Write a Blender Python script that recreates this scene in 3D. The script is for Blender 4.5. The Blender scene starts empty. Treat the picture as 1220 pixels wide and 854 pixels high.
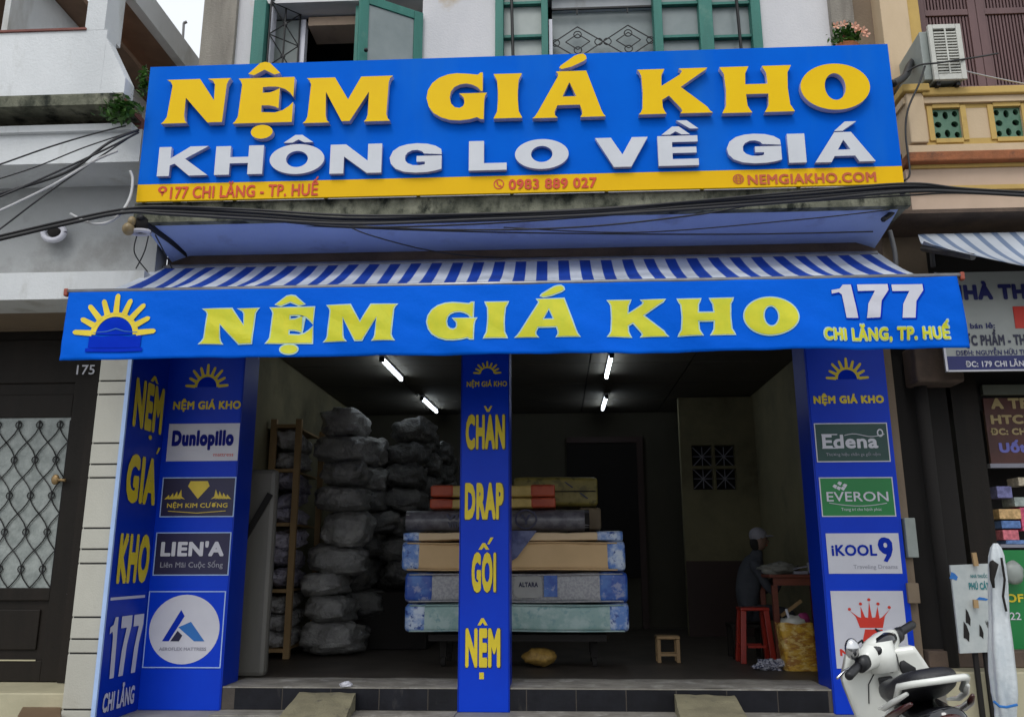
import bpy, bmesh, math, random
from mathutils import Vector, Matrix, noise
random.seed(7)
S = bpy.context.scene
COL = S.collection
rad = math.radians
# ------------------------------------------------------------------ camera
FPX, CW, CH = 1012.8, 610.0, 427.0
CAM = Vector((0.0, -6.8, 1.30))
_p, _y, _r = rad(13.424), rad(2.887), rad(-0.128)
_f = Vector((-math.sin(_y)*math.cos(_p), math.cos(_y)*math.cos(_p), math.sin(_p)))
_rt = Vector((math.cos(_y), math.sin(_y), 0)); _u = _rt.cross(_f)
_R = _rt*math.cos(_r)+_u*math.sin(_r); _U = -_rt*math.sin(_r)+_u*math.cos(_r)
cd = bpy.data.cameras.new('camera'); cam = bpy.data.objects.new('camera', cd); COL.objects.link(cam)
M4 = Matrix((( _R.x,_U.x,-_f.x,CAM.x),(_R.y,_U.y,-_f.y,CAM.y),(_R.z,_U.z,-_f.z,CAM.z),(0,0,0,1)))
cam.matrix_world = M4
cd.sensor_width = 36; cd.lens = FPX/1220*36; cd.clip_end = 500; cd.clip_start = 0.05
S.camera = cam
# ------------------------------------------------------------------ light
wd = bpy.data.worlds.new("World"); S.world = wd; wd.use_nodes = True
nt = wd.node_tree; nt.nodes.clear()
sky = nt.nodes.new('ShaderNodeTexSky'); sky.sky_type = 'NISHITA'; sky.sun_disc = False
SUN_EL, SUN_ROT = rad(52), rad(197)
sky.sun_elevation = SUN_EL; sky.sun_rotation = SUN_ROT; sky.air_density = 1.6; sky.dust_density = 3.5; sky.ozone_density = 1.0
hs = nt.nodes.new('ShaderNodeHueSaturation'); hs.inputs['Saturation'].default_value = 0.22
cl = nt.nodes.new('ShaderNodeMix'); cl.data_type = 'RGBA'; cl.inputs[0].default_value = 0.72; cl.inputs[7].default_value = (8.6, 9.0, 9.5, 1)   # even cloud cover
bg = nt.nodes.new('ShaderNodeBackground'); bg.inputs['Strength'].default_value = 0.10
wo = nt.nodes.new('ShaderNodeOutputWorld')
nt.links.new(sky.outputs[0], hs.inputs['Color']); nt.links.new(hs.outputs[0], cl.inputs[6]); nt.links.new(cl.outputs[2], bg.inputs['Color']); nt.links.new(bg.outputs[0], wo.inputs[0])
sl = bpy.data.lights.new('sun', 'SUN'); so = bpy.data.objects.new('sun', sl); COL.objects.link(so)
sl.energy = 0.7; sl.angle = rad(22); sl.color = (1.0, 0.97, 0.93)
_sd = Vector((math.sin(SUN_ROT)*math.cos(SUN_EL), math.cos(SUN_ROT)*math.cos(SUN_EL), math.sin(SUN_EL)))
so.rotation_euler = _sd.to_track_quat('Z', 'Y').to_euler()
S.view_settings.view_transform = 'Standard'; S.view_settings.look = 'None'
S.view_settings.exposure = 0.45; S.view_settings.gamma = 1.0; S.view_settings.use_curve_mapping = False

# ------------------------------------------------------------------ helpers
def W(px, py, x=None, y=None, z=None):
    d = _f*FPX + _R*(px-CW) - _U*(py-CH)
    k, v = (0, x) if x is not None else (1, y) if y is not None else (2, z)
    return CAM + d*((v-CAM[k])/d[k])
def RP(x0, y0, x1, y1, Y):       # pixel rectangle -> X0, X1, Z0, Z1 on the plane y=Y
    ym, xm = (y0+y1)/2, (x0+x1)/2
    return W(x0, ym, y=Y).x, W(x1, ym, y=Y).x, W(xm, y1, y=Y).z, W(xm, y0, y=Y).z

MATS = {}
def srgb(c):
    return tuple(((v/255)/12.92 if v/255 <= 0.04045 else ((v/255+0.055)/1.055)**2.4) for v in c)
def mat(name, c1, c2=None, scale=3.0, rough=0.6, bump=0.0, bscale=40.0, streak=1.0, metal=0.0, spec=0.5,
        lo=0.35, hi=0.65, c3=None, s3=1.2, lo3=0.5, hi3=0.75, coat=0.0, trans=0.0, alpha=1.0, sheen=0.0, streak3=1.0, detail=6.0, objrand=0.0):
    """c1 base, c2 patches of noise at scale, c3 a second larger stain; streak>1 stretches noise down the wall"""
    if name in MATS: return MATS[name]
    m = bpy.data.materials.new(name); m.use_nodes = True; n = m.node_tree; b = n.nodes['Principled BSDF']
    geo = n.nodes.new('ShaderNodeNewGeometry')
    def field(sc, st, det=6.0, w=0.0):
        mp = n.nodes.new('ShaderNodeMapping'); mp.inputs['Scale'].default_value = (sc, sc, sc/st); mp.inputs['Location'].default_value = (w, w*1.7, w*.3)
        n.links.new(geo.outputs['Position'], mp.inputs['Vector'])
        t = n.nodes.new('ShaderNodeTexNoise'); t.inputs['Scale'].default_value = 1.0; t.inputs['Detail'].default_value = det; t.inputs['Roughness'].default_value = 0.62
        n.links.new(mp.outputs[0], t.inputs['Vector']); return t
    def ramp(src, a, bb):
        r = n.nodes.new('ShaderNodeMapRange'); r.inputs[1].default_value = a; r.inputs[2].default_value = bb
        n.links.new(src, r.inputs[0]); return r.outputs[0]
    col = None
    if c2 is None: c2 = tuple(v*0.88 for v in c1)
    mix = n.nodes.new('ShaderNodeMix'); mix.data_type = 'RGBA'
    mix.inputs[6].default_value = (*c1, 1); mix.inputs[7].default_value = (*c2, 1)
    n.links.new(ramp(field(scale, streak, detail).outputs[0], lo, hi), mix.inputs[0]); col = mix.outputs[2]
    if c3 is not None:
        mx = n.nodes.new('ShaderNodeMix'); mx.data_type = 'RGBA'; mx.inputs[7].default_value = (*c3, 1)
        n.links.new(col, mx.inputs[6]); n.links.new(ramp(field(s3, streak3, 8.0, 5.0).outputs[0], lo3, hi3), mx.inputs[0]); col = mx.outputs[2]
    if objrand:
        oi = n.nodes.new('ShaderNodeObjectInfo'); r = n.nodes.new('ShaderNodeMapRange'); r.inputs[3].default_value = 1-objrand; r.inputs[4].default_value = 1.0
        n.links.new(oi.outputs['Random'], r.inputs[0]); mu = n.nodes.new('ShaderNodeMix'); mu.data_type = 'RGBA'; mu.blend_type = 'MULTIPLY'; mu.inputs[0].default_value = 1
        n.links.new(col, mu.inputs[6]); n.links.new(r.outputs[0], mu.inputs[7]); col = mu.outputs[2]
    n.links.new(col, b.inputs['Base Color'])
    b.inputs['Roughness'].default_value = rough; b.inputs['Metallic'].default_value = metal
    b.inputs['Specular IOR Level'].default_value = spec; b.inputs['Coat Weight'].default_value = coat
    b.inputs['Transmission Weight'].default_value = trans; b.inputs['Alpha'].default_value = alpha
    b.inputs['Sheen Weight'].default_value = sheen
    if bump > 0:
        bp = n.nodes.new('ShaderNodeBump'); bp.inputs['Strength'].default_value = bump; bp.inputs['Distance'].default_value = 0.01 if bscale >= 16 else 0.05
        n.links.new(field(bscale, 1.0, 5.0, 2.0).outputs[0], bp.inputs['Height']); n.links.new(bp.outputs[0], b.inputs['Normal'])
    MATS[name] = m; return m
def emis(name, c, s):
    m = bpy.data.materials.new(name); m.use_nodes = True; b = m.node_tree.nodes['Principled BSDF']
    b.inputs['Base Color'].default_value = (*c, 1); b.inputs['Emission Color'].default_value = (*c, 1); b.inputs['Emission Strength'].default_value = s
    MATS[name] = m; return m

class MB:
    def __init__(s): s.v = []; s.f = []; s.mi = []; s.cur = 0
    def add(s, vs, fs):
        o = len(s.v); s.v += [Vector(v) for v in vs]; s.f += [tuple(i+o for i in f) for f in fs]; s.mi += [s.cur]*len(fs); return s
    def box(s, x0, x1, y0, y1, z0, z1):
        if x0 > x1: x0, x1 = x1, x0
        if y0 > y1: y0, y1 = y1, y0
        if z0 > z1: z0, z1 = z1, z0
        return s.add([(x0,y0,z0),(x1,y0,z0),(x1,y1,z0),(x0,y1,z0),(x0,y0,z1),(x1,y0,z1),(x1,y1,z1),(x0,y1,z1)],
              [(0,3,2,1),(4,5,6,7),(0,1,5,4),(1,2,6,5),(2,3,7,6),(3,0,4,7)])
    def obox(s, c, hx, hy, hz, M):
        c = Vector(c); vs = []
        for k in ((-1,-1,-1),(1,-1,-1),(1,1,-1),(-1,1,-1),(-1,-1,1),(1,-1,1),(1,1,1),(-1,1,1)):
            vs.append(c + M @ Vector((k[0]*hx, k[1]*hy, k[2]*hz)))
        return s.add(vs, [(0,3,2,1),(4,5,6,7),(0,1,5,4),(1,2,6,5),(2,3,7,6),(3,0,4,7)])
    def bar(s, a, b, w, h=None, up=(0,0,1)):
        a = Vector(a); b = Vector(b); d = b-a; L = d.length; d.normalize(); h = h or w
        up = Vector(up)
        if abs(d.dot(up)) > .97: up = Vector((0,1,0)) if abs(d.y) < .9 else Vector((1,0,0))
        x = d.cross(up).normalized(); z = x.cross(d)
        M = Matrix((x, d, z)).transposed()
        return s.obox((a+b)/2, w/2, L/2, h/2, M)
    def tube(s, pts, r, n=8, cap=True):
        pts = [Vector(p) for p in pts]; rs = r if isinstance(r, (list, tuple)) else [r]*len(pts)
        prev = None; rings = []
        for i, p in enumerate(pts):
            d = (pts[min(i+1, len(pts)-1)] - pts[max(i-1, 0)]).normalized()
            a = prev if prev is not None else (Vector((0,0,1)) if abs(d.z) < .9 else Vector((1,0,0)))
            x = (a - d*a.dot(d)).normalized(); prev = x; yv = d.cross(x)
            rings.append([p + (x*math.cos(t)+yv*math.sin(t))*rs[i] for t in (2*math.pi*k/n for k in range(n))])
        vs = [v for rg in rings for v in rg]; fs = []
        for i in range(len(pts)-1):
            for k in range(n):
                a, b = i*n+k, i*n+(k+1)%n; fs.append((a, b, b+n, a+n))
        if cap: fs.append(tuple(range(n))[::-1]); fs.append(tuple(range((len(pts)-1)*n, len(pts)*n)))
        return s.add(vs, fs)
    def prism(s, pts, vec):
        n = len(pts); vec = Vector(vec); a = [Vector(p) for p in pts]; b = [p+vec for p in a]
        return s.add(a+b, [tuple(range(n))[::-1], tuple(range(n, 2*n))] + [(i, (i+1)%n, (i+1)%n+n, i+n) for i in range(n)])
    def grid(s, fn, nu, nv, closed_u=False):
        vs = [fn(i/nu, j/nv) for j in range(nv+1) for i in range(nu + (0 if closed_u else 1))]
        w = nu if closed_u else nu+1; fs = []
        for j in range(nv):
            for i in range(nu):
                a = j*w+i; b = j*w+(i+1) % w if closed_u else a+1
                fs.append((a, b, b+w, a+w))
        return s.add(vs, fs)
    def ball(s, c, rx, ry, rz, nu=16, nv=10, warp=0.0, seed=0.0, M=None, crumple=0.0, pw=1.0):
        c = Vector(c)
        def fn(u, v):
            t, p = 2*math.pi*u, math.pi*v
            d = Vector((math.sin(p)*math.cos(t), math.sin(p)*math.sin(t), -math.cos(p)))
            if pw != 1.0: d = Vector([math.copysign(abs(q_)**pw, q_) for q_ in d])*.86
            k = 1 + warp*noise.noise(d*2.1+Vector((seed,seed*.7,0))) + warp*.5*noise.noise(d*5+Vector((0,seed,seed)))
            if crumple: k -= crumple*(abs(noise.noise(d*3.6+Vector((seed,0,seed))))+.6*abs(noise.noise(d*8+Vector((0,seed,1)))))
            q = Vector((d.x*rx*k, d.y*ry*k, d.z*rz*k))
            return c + (M @ q if M else q)
        return s.grid(fn, nu, nv, closed_u=True)
    def mesh(s, name, mats, off=Vector((0,0,0)), smooth=False):
        me = bpy.data.meshes.new(name); me.from_pydata([v-off for v in s.v], [], s.f)
        for m in (mats if isinstance(mats, (list, tuple)) else [mats]): me.materials.append(m)
        me.polygons.foreach_set('material_index', s.mi)
        if smooth: me.polygons.foreach_set('use_smooth', [True]*len(me.polygons))
        bm = bmesh.new(); bm.from_mesh(me); bmesh.ops.remove_doubles(bm, verts=bm.verts, dist=1e-5) if smooth else None
        bmesh.ops.recalc_face_normals(bm, faces=bm.faces); bm.to_mesh(me); bm.free()
        me.update(); return me
def worldloc(o):
    v = Vector((0,0,0))
    while o is not None: v += o.location; o = o.parent
    return v
def obj(name, g, m, parent=None, smooth=False, bevel=0.0, label=None, kind=None, autosm=False):
    off = worldloc(parent) if parent else Vector((0,0,0))
    me = g.mesh(name, m, off, smooth) if isinstance(g, MB) else g
    o = bpy.data.objects.new(name, me); COL.objects.link(o)
    if not isinstance(g, MB):
        o.location = -off if parent else (0,0,0)
    if parent: o.parent = parent
    if bevel:
        b = o.modifiers.new('bevel', 'BEVEL'); b.width = bevel; b.segments = 2; b.limit_method = 'ANGLE'; b.angle_limit = rad(40)
    if label: o['label'] = label
    if kind: o['kind'] = kind
    return o
def thing(name, label, cat, loc=(0,0,0), group=None):
    o = bpy.data.objects.new(name, None); COL.objects.link(o); o.location = loc; o.empty_display_size = .1
    o['label'] = label; o['category'] = cat
    if group: o['group'] = group
    return o
def tag(o, label, cat, group=None):
    o['label'] = label; o['category'] = cat
    if group: o['group'] = group
    return o
def struct(name, g, m, smooth=False): return obj(name, g, m, None, smooth, kind='structure')
def share(name, me, loc, parent):      # a copy of a piece sharing its mesh
    o = bpy.data.objects.new(name, me); COL.objects.link(o); o.parent = parent
    o.location = Vector(loc) - worldloc(parent); return o

# ---- flat outlines and lettering -----------------------------------------
def ellipse(cx, cy, rx, ry, n=28, a0=0, a1=360):
    return [(cx+rx*math.cos(rad(a0+(a1-a0)*i/n)), cy+ry*math.sin(rad(a0+(a1-a0)*i/n))) for i in range(n + (0 if a1-a0 >= 360 else 1))]
def grow(p, d):                 # offset a closed outline by d (mitre-limited); outer contours grow, p must be in metres
    n = len(p); area = sum(p[i][0]*p[(i+1)%n][1]-p[(i+1)%n][0]*p[i][1] for i in range(n))
    sg = 1 if area > 0 else -1; out = []
    for i in range(n):
        a, b, c = Vector(p[i-1]), Vector(p[i]), Vector(p[(i+1)%n])
        e1 = (b-a).normalized(); e2 = (c-b).normalized()
        n1 = Vector((e1.y, -e1.x))*sg; n2 = Vector((e2.y, -e2.x))*sg
        m = (n1+n2); 
        if m.length < 1e-4: m = n1
        m.normalize(); k = min(1/max(m.dot(n1), .35), 1.5)
        q = b+m*d*k; out.append((q.x, q.y))
    return out
def outline_mesh(polys, w, h, depth=0.0, offset=0.0):
    """2-D outlines (unit box) -> filled (extruded) mesh w x h in the XY plane, front at z=depth"""
    c = bpy.data.curves.new('shape', 'CURVE'); c.dimensions = '2D'; c.fill_mode = 'BOTH' if depth else 'FRONT'
    for p_i, p in enumerate(polys):
        p = [(x*w, y*h) for x, y in p]
        if offset: p = grow(p, offset if p_i == 0 else -offset)
        s = c.splines.new('POLY'); s.points.add(len(p)-1)
        for i, (x, y) in enumerate(p): s.points[i].co = (x, y, 0, 1)
        s.use_cyclic_u = True
    c.extrude = depth/2
    o = bpy.data.objects.new('tmp', c); COL.objects.link(o)
    me = bpy.data.meshes.new_from_object(o); bpy.data.objects.remove(o); bpy.data.curves.remove(c)
    for v in me.vertices: v.co.z += depth/2
    return me
_fcache = {}
def text_mesh(body, bold=0.0, depth=0.0, shear=0.0, spacing=1.0):
    """flat lettering; weight is added by stacking shifted copies, each a hair in front of the last"""
    k = (body, bold, shear, spacing)
    if k in _fcache: return _fcache[k].copy()
    f = bpy.data.curves.new('t', 'FONT'); f.body = body; f.shear = shear; f.resolution_u = 3
    f.space_character = spacing + bold*2.0; f.fill_mode = 'FRONT'
    o = bpy.data.objects.new('tmp', f); COL.objects.link(o)
    me = bpy.data.meshes.new_from_object(o); bpy.data.objects.remove(o); bpy.data.curves.remove(f)
    if bold:
        vs = [v.co.copy() for v in me.vertices]; fs = [tuple(p.vertices) for p in me.polygons]; V, F = [], []
        n = 8
        for j in range(n+1):
            d = Vector((0,0,0)) if j == n else Vector((bold*max(-1,min(1,1.35*math.cos(6.2832*(j+.5)/n))), bold*max(-1,min(1,1.35*math.sin(6.2832*(j+.5)/n))), 0))
            o_ = len(V); V += [v+d+Vector((0,0,j*.00012)) for v in vs]; F += [tuple(i+o_ for i in q) for q in fs]
        me = bpy.data.meshes.new('lettering'); me.from_pydata(V, [], F); me.update()
    _fcache[k] = me; return me.copy()
def set_mats(me, m, side=None):
    me.materials.clear(); me.materials.append(m)
    if side:
        me.materials.append(side)
        for p in me.polygons: p.material_index = 0 if abs(p.normal.z) > .5 else 1
    else:
        for p in me.polygons: p.material_index = 0
FR = {'front': (Vector((1,0,0)), Vector((0,0,1)), Vector((0,-1,0))), 'right': (Vector((0,1,0)), Vector((0,0,1)), Vector((1,0,0)))}
def lay(me, o, face='front', fr=None):
    U, V, N = fr or FR[face]; o = Vector(o)
    for v in me.vertices: v.co = o + U*v.co.x + V*v.co.y + N*v.co.z
    me.update(); return me
def put_text(body, rect, Y, m, parent, bold=0.0, depth=0.0, side=None, shear=0.0, name='lettering', face='front', spacing=1.0, warp=None):
    """cap-height rectangle (X0,X1,Z0,Z1) at plane Y"""
    X0, X1, Z0, Z1 = rect
    me = text_mesh(body, bold, 0.0, shear, spacing)
    xs = [v.co.x for v in me.vertices]; a, b = min(xs), max(xs)
    sx = (X1-X0)/(b-a); sz = (Z1-Z0)/(.70+2*bold)
    for v in me.vertices:
        v.co.x = (v.co.x-a)*sx; v.co.y = (v.co.y+bold)*sz; v.co.z += depth
    set_mats(me, m)
    lay(me, (X0, Y, Z0) if face == 'front' else (Y, X0, Z0), face)
    if warp: dense(me, warp)
    me.update(); return obj(name, me, None, parent)
def dense(me, warp):          # enough vertices for print to follow the folds of cloth
    bm = bmesh.new(); bm.from_mesh(me); bmesh.ops.triangulate(bm, faces=bm.faces)
    for _ in range(4):
        es = [e for e in bm.edges if e.calc_length() > .045]
        if not es: break
        bmesh.ops.subdivide_edges(bm, edges=es, cuts=1); bmesh.ops.triangulate(bm, faces=[f for f in bm.faces if len(f.verts) > 3])
    for v in bm.verts: v.co = warp(v.co)
    bm.to_mesh(me); bm.free()
def put_shape(polys, rect, Y, m, parent, depth=0.0, side=None, name='letter', face='front', offset=0.0, bevel=0.0, warp=None):
    X0, X1, Z0, Z1 = rect
    me = outline_mesh(polys, X1-X0, Z1-Z0, depth, offset); set_mats(me, m, side)
    lay(me, (X0, Y, Z0) if face == 'front' else (Y, X0, Z0), face)
    if warp: dense(me, warp)
    me.update(); return obj(name, me, None, parent, bevel=bevel)
I_ = [(0,1),(1,1),(.97,.96),(.88,.85),(.85,.6),(.85,.4),(.88,.15),(.97,.04),(1,0),(0,0),(.03,.04),(.12,.15),(.15,.4),(.15,.6),(.12,.85),(.03,.96)]
SERIF = {
 'N': [[(.03,1),(.53,1),(.77,.50),(.765,.86),(.73,.95),(.65,1),(1,1),(.97,.95),(.945,.86),(.92,0),(.70,0),(.34,.58),(.34,.17),(.36,.05),(.39,0),(0,0),(.04,.05),(.08,.15),(.12,.86),(.09,.95)]],
 'E': [[(.04,1),(1,1),(1,.55),(.94,.65),(.85,.735),(.72,.79),(.58,.80),(.47,.79),(.47,.665),(.60,.67),(.69,.71),(.76,.76),(.76,.31),(.70,.35),(.60,.38),(.47,.385),(.47,.235),(.70,.22),(.83,.265),(.93,.35),(1,.44),(1,0),(0,0),(.04,.05),(.08,.15),(.11,.86),(.08,.95)]],
 'M': [[(.02,1),(.34,1),(.50,.50),(.64,1),(1,1),(.97,.95),(.955,.86),(.94,.15),(.96,.05),(.985,0),(.69,0),(.715,.05),(.73,.15),(.735,.66),(.53,.02),(.44,.02),(.245,.68),(.255,.17),(.27,.05),(.30,0),(0,0),(.03,.05),(.05,.15),(.07,.86),(.05,.95)]],
 'G': [[(.93,1),(.93,.60),(.90,.60),(.85,.68),(.76,.74),(.66,.77),(.55,.755),(.46,.70),(.405,.61),(.385,.48),(.41,.35),(.47,.27),(.55,.25),(.61,.29),(.63,.36),(.62,.46),(.58,.52),(.54,.56),(1,.56),(.97,.50),(.955,.40),(.95,0),(.90,0),(.84,.045),(.72,.005),(.56,-.015),(.40,.0),(.25,.06),(.12,.16),(.04,.30),(0,.48),(.02,.65),(.09,.80),(.2,.91),(.35,.98),(.5,1.0),(.68,.98),(.85,.955),(.89,1)]],
 'I': [I_],
 'H': [[(0,1),(.405,1),(.39,.95),(.355,.85),(.345,.61),(.655,.61),(.645,.85),(.61,.95),(.595,1),(1,1),(.985,.95),(.945,.85),(.93,.5),(.945,.15),(.985,.05),(1,0),(.585,0),(.61,.05),(.645,.15),(.655,.395),(.345,.395),(.355,.15),(.39,.05),(.415,0),(0,0),(.015,.05),(.055,.15),(.07,.5),(.055,.85),(.015,.95)]],
 'K': [[(0,1),(.375,1),(.36,.95),(.33,.86),(.325,.62),(.58,.86),(.615,.94),(.57,1),(.96,1),(.93,.95),(.86,.88),(.585,.585),(.93,.13),(.965,.04),(1,0),(.56,0),(.59,.05),(.57,.12),(.42,.40),(.325,.31),(.33,.14),(.355,.05),(.375,0),(0,0),(.03,.05),(.055,.14),(.065,.5),(.055,.86),(.03,.95)]],
 'A': [[(.33,1),(.75,1),(.94,.15),(.97,.05),(1,0),(.655,0),(.68,.06),(.68,.13),(.65,.265),(.345,.265),(.305,.13),(.31,.05),(.345,0),(0,0),(.03,.03),(.075,.13),(.36,.90),(.36,.95)],[(.415,.45),(.605,.45),(.515,.76)]],
 'O': [ellipse(.5,.5,.5,.5,44), ellipse(.5,.5,.15,.29,28)],
}
SANS = {
 'K': [[(0,1),(.24,1),(.24,.60),(.62,1),(.98,1),(.53,.58),(1,0),(.63,0),(.33,.42),(.24,.36),(.24,0),(0,0)]],
 'H': [[(0,1),(.31,1),(.31,.61),(.69,.61),(.69,1),(1,1),(1,0),(.69,0),(.69,.39),(.31,.39),(.31,0),(0,0)]],
 'O': [ellipse(.5,.5,.5,.5,44), ellipse(.5,.5,.20,.27,28)],
 'N': [[(0,1),(.30,1),(.73,.42),(.73,1),(1,1),(1,0),(.72,0),(.27,.58),(.27,0),(0,0)]],
 'G': [[(1,.60),(.99,.78),(.88,.90),(.72,.975),(.52,1),(.34,.975),(.18,.90),(.06,.75),(0,.52),(.03,.3),(.12,.14),(.28,.03),(.5,-.01),(.72,.0),(.9,.05),(1,.1),(1,.56),(.52,.56),(.52,.36),(.68,.36),(.68,.27),(.58,.24),(.45,.25),(.35,.32),(.30,.42),(.30,.57),(.34,.68),(.43,.76),(.53,.77),(.62,.72),(.66,.64)]],
 'L': [[(0,1),(.40,1),(.40,.24),(1,.24),(1,0),(0,0)]],
 'V': [[(0,1),(.30,1),(.51,.42),(.70,1),(1,1),(.67,0),(.34,0)]],
 'E': [[(0,1),(1,1),(1,.79),(.36,.79),(.36,.62),(.96,.62),(.96,.42),(.36,.42),(.36,.22),(1,.22),(1,0),(0,0)]],
 'I': [[(0,1),(1,1),(1,0),(0,0)]],
 'A': [[(.36,1),(.64,1),(1,0),(.73,0),(.67,.20),(.33,.20),(.27,0),(0,0)],[(.395,.41),(.605,.41),(.50,.74)]],
}
CIRC = [[(0,.12),(.35,.92),(.5,1),(.65,.92),(1,.12),(.82,.0),(.5,.40),(.18,.0)]]
CIRC2 = [[(0,0),(.38,1),(.62,1),(1,0),(.70,0),(.5,.40),(.30,0)]]
ACUTE = [[(0,.08),(.05,.22),(.55,.86),(.72,.98),(.88,1),(.98,.85),(1,.66),(.9,.5),(.45,.14),(.1,.0)]]
ACUTE2 = [[(.50,1),(1,1),(.36,0),(0,0)]]
GRAVE2 = [[(0,1),(.48,1),(1,0),(.62,0)]]
DOT = [ellipse(.5,.5,.5,.5,24)]

# ------------------------------------------------------------------ materials
m_signblue = mat('sign_blue', (.0,.110,.62), (.0,.128,.68), 1.5, rough=.6, spec=.04, c3=(.012,.15,.60), s3=1.5, lo3=.5, hi3=.8, streak3=6)
m_signyel = mat('sign_yellow', (.84,.50,.0), (.80,.47,.0), 2, rough=.5, spec=.15)
m_letyel = mat('letter_yellow', (.86,.56,.0), (.82,.52,.0), 3, rough=.4, spec=.15)
m_letside = mat('letter_side', (.55,.50,.62), (.5,.46,.56), 4, rough=.4)
m_letwhite = mat('letter_white', (.62,.64,.68), (.57,.59,.63), 4, rough=.35)
m_whiteside = mat('letter_white_side', (.36,.40,.62), None, 4, rough=.4)
m_red = mat('print_red', (.66,.05,.004), (.55,.05,.01), 8, rough=.5)
m_redbrown = mat('print_orange_red', (.55,.10,.02), (.5,.09,.02), 8, rough=.5)
m_valblue = mat('awning_blue', (.0,.125,.72), (.0,.10,.64), .9, rough=.6, spec=.06, bump=.12, bscale=9, lo=.3, hi=.7)
m_valyel = mat('awning_lettering', (.66,.62,.01), (.52,.56,.01), 9, rough=.55, lo=.3, hi=.7)
m_valout = mat('awning_outline', (.45,.66,.60), None, 9, rough=.55)
m_valwhite = mat('awning_white', (.62,.62,.68), (.56,.57,.66), 5, rough=.55)
m_navy = mat('navy_print', (.0,.02,.42), (.0,.03,.50), 3, rough=.6, spec=.05)
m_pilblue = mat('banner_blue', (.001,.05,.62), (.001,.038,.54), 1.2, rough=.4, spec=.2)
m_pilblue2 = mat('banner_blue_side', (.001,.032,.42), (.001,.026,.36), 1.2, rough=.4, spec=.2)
m_bright = mat('banner_edge', (.40,.55,.85), None, 6, rough=.5)
m_banyel = mat('banner_yellow', (.80,.62,.02), (.72,.56,.02), 8, rough=.5)
m_panwhite = mat('print_white', (.62,.62,.68), (.58,.58,.64), 5, rough=.42)
m_pandark = mat('print_ink', (.012,.012,.05), None, 5, rough=.42)
m_pandark2 = mat('print_dark_panel', (.012,.010,.055), (.016,.013,.06), 5, rough=.42)
m_gold = mat('print_gold', (.70,.52,.05), None, 8, rough=.45)
m_green = mat('print_green', (.004,.21,.045), (.004,.19,.04), 3, rough=.42)
m_dgreen = mat('print_dark_green', (.006,.055,.045), None, 3, rough=.42)
m_crown = mat('print_crown_red', (.66,.03,.012), None, 8, rough=.45)
m_logoblue = mat('print_logo_blue', (.004,.03,.40), None, 8, rough=.5, spec=.1)
m_skyblue = mat('print_sky_blue', (.02,.16,.50), None, 8, rough=.45)
m_grey = mat('print_grey', (.30,.30,.36), None, 8, rough=.45)

m_wallwhite = mat('wall_white', (.72,.74,.75), (.60,.62,.63), 1.3, rough=.85, bump=.4, bscale=50, c3=(.36,.35,.31), s3=2.6, lo3=.56, hi3=.80, streak=2.5, streak3=3)
m_wallshop = mat('wall_shop_white', (.68,.67,.68), (.58,.58,.60), 1.4, rough=.85, bump=.35, bscale=60, c3=(.42,.31,.15), s3=.85, lo3=.60, hi3=.70, streak=2)
m_concold = mat('weathered_concrete', (.36,.33,.28), (.22,.20,.17), 3.2, rough=.9, bump=.6, bscale=50, c3=(.12,.10,.085), s3=3.4, lo3=.52, hi3=.72, streak=5, streak3=7)
m_moss = mat('mossy_concrete', (.26,.26,.19), (.06,.065,.045), 3.4, rough=.95, bump=.9, bscale=45, c3=(.012,.016,.010), s3=6, lo3=.48, hi3=.62, streak=1.6, streak3=1.5)
m_soffit = mat('soffit_lavender', (.44,.56,.88), (.37,.47,.78), 1.3, rough=.8, bump=.3, bscale=50, c3=(.20,.20,.34), s3=2.2, lo3=.55, hi3=.8)
m_browndirt = mat('dirty_brown_plaster', (.13,.09,.065), (.07,.05,.04), 4, rough=.9, bump=.5, bscale=50)
m_greyplaster = mat('grey_plaster', (.42,.43,.43), (.35,.36,.36), 1.3, rough=.9, bump=.3, bscale=70, c3=(.17,.165,.15), s3=1.6, lo3=.58, hi3=.85)
m_maroon = mat('maroon_boards', (.26,.095,.07), (.17,.06,.05), 3, rough=.8, streak=.3)
m_tan = mat('tan_plaster', (.25,.19,.13), (.20,.15,.105), 2, rough=.9, bump=.3, bscale=50)
m_brownceil = mat('brown_ceiling', (.24,.15,.10), (.17,.105,.07), 3, rough=.85, c3=(.20,.07,.045), s3=2.2, lo3=.62, hi3=.8)
m_stone = mat('cream_cladding', (.52,.51,.44), (.46,.45,.39), 2.5, rough=.75, bump=.25, bscale=80, c3=(.34,.32,.26), s3=2.2, lo3=.6, hi3=.9, streak=2, objrand=.12)
m_joint = mat('dark_joint', (.05,.05,.048), None, 6, rough=.9)
m_door = mat('dark_wood_door', (.016,.012,.009), (.010,.008,.006), 6, rough=.55, spec=.2, streak=8, bump=.2, bscale=30)
m_frost = mat('frosted_glass', (.33,.36,.345), (.20,.225,.215), 9, rough=.35, bump=.5, bscale=45)
m_iron = mat('black_iron', (.012,.012,.013), None, 10, rough=.5, metal=.3)
m_cream = mat('cream_threshold', (.48,.44,.30), (.40,.37,.25), 4, rough=.7, bump=.2)
m_brownstep = mat('brown_step', (.16,.10,.055), None, 4, rough=.7)
m_brass = mat('brass', (.34,.23,.11), None, 6, rough=.5, metal=.7)
m_greenwood = mat('green_shutter_paint', (.02,.145,.115), (.03,.19,.15), 7, rough=.6, streak=6, bump=.3, bscale=60, c3=(.10,.24,.19), s3=4, lo3=.6, hi3=.8)
m_winglass = mat('dusty_window_glass', (.22,.26,.26), (.16,.20,.20), 3, rough=.3, spec=.7)
m_winpale = mat('pale_translucent_pane', (.40,.44,.42), (.34,.38,.36), 4, rough=.5)
m_black = mat('dark_interior', (.012,.010,.009), None, 3, rough=.9)
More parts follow.
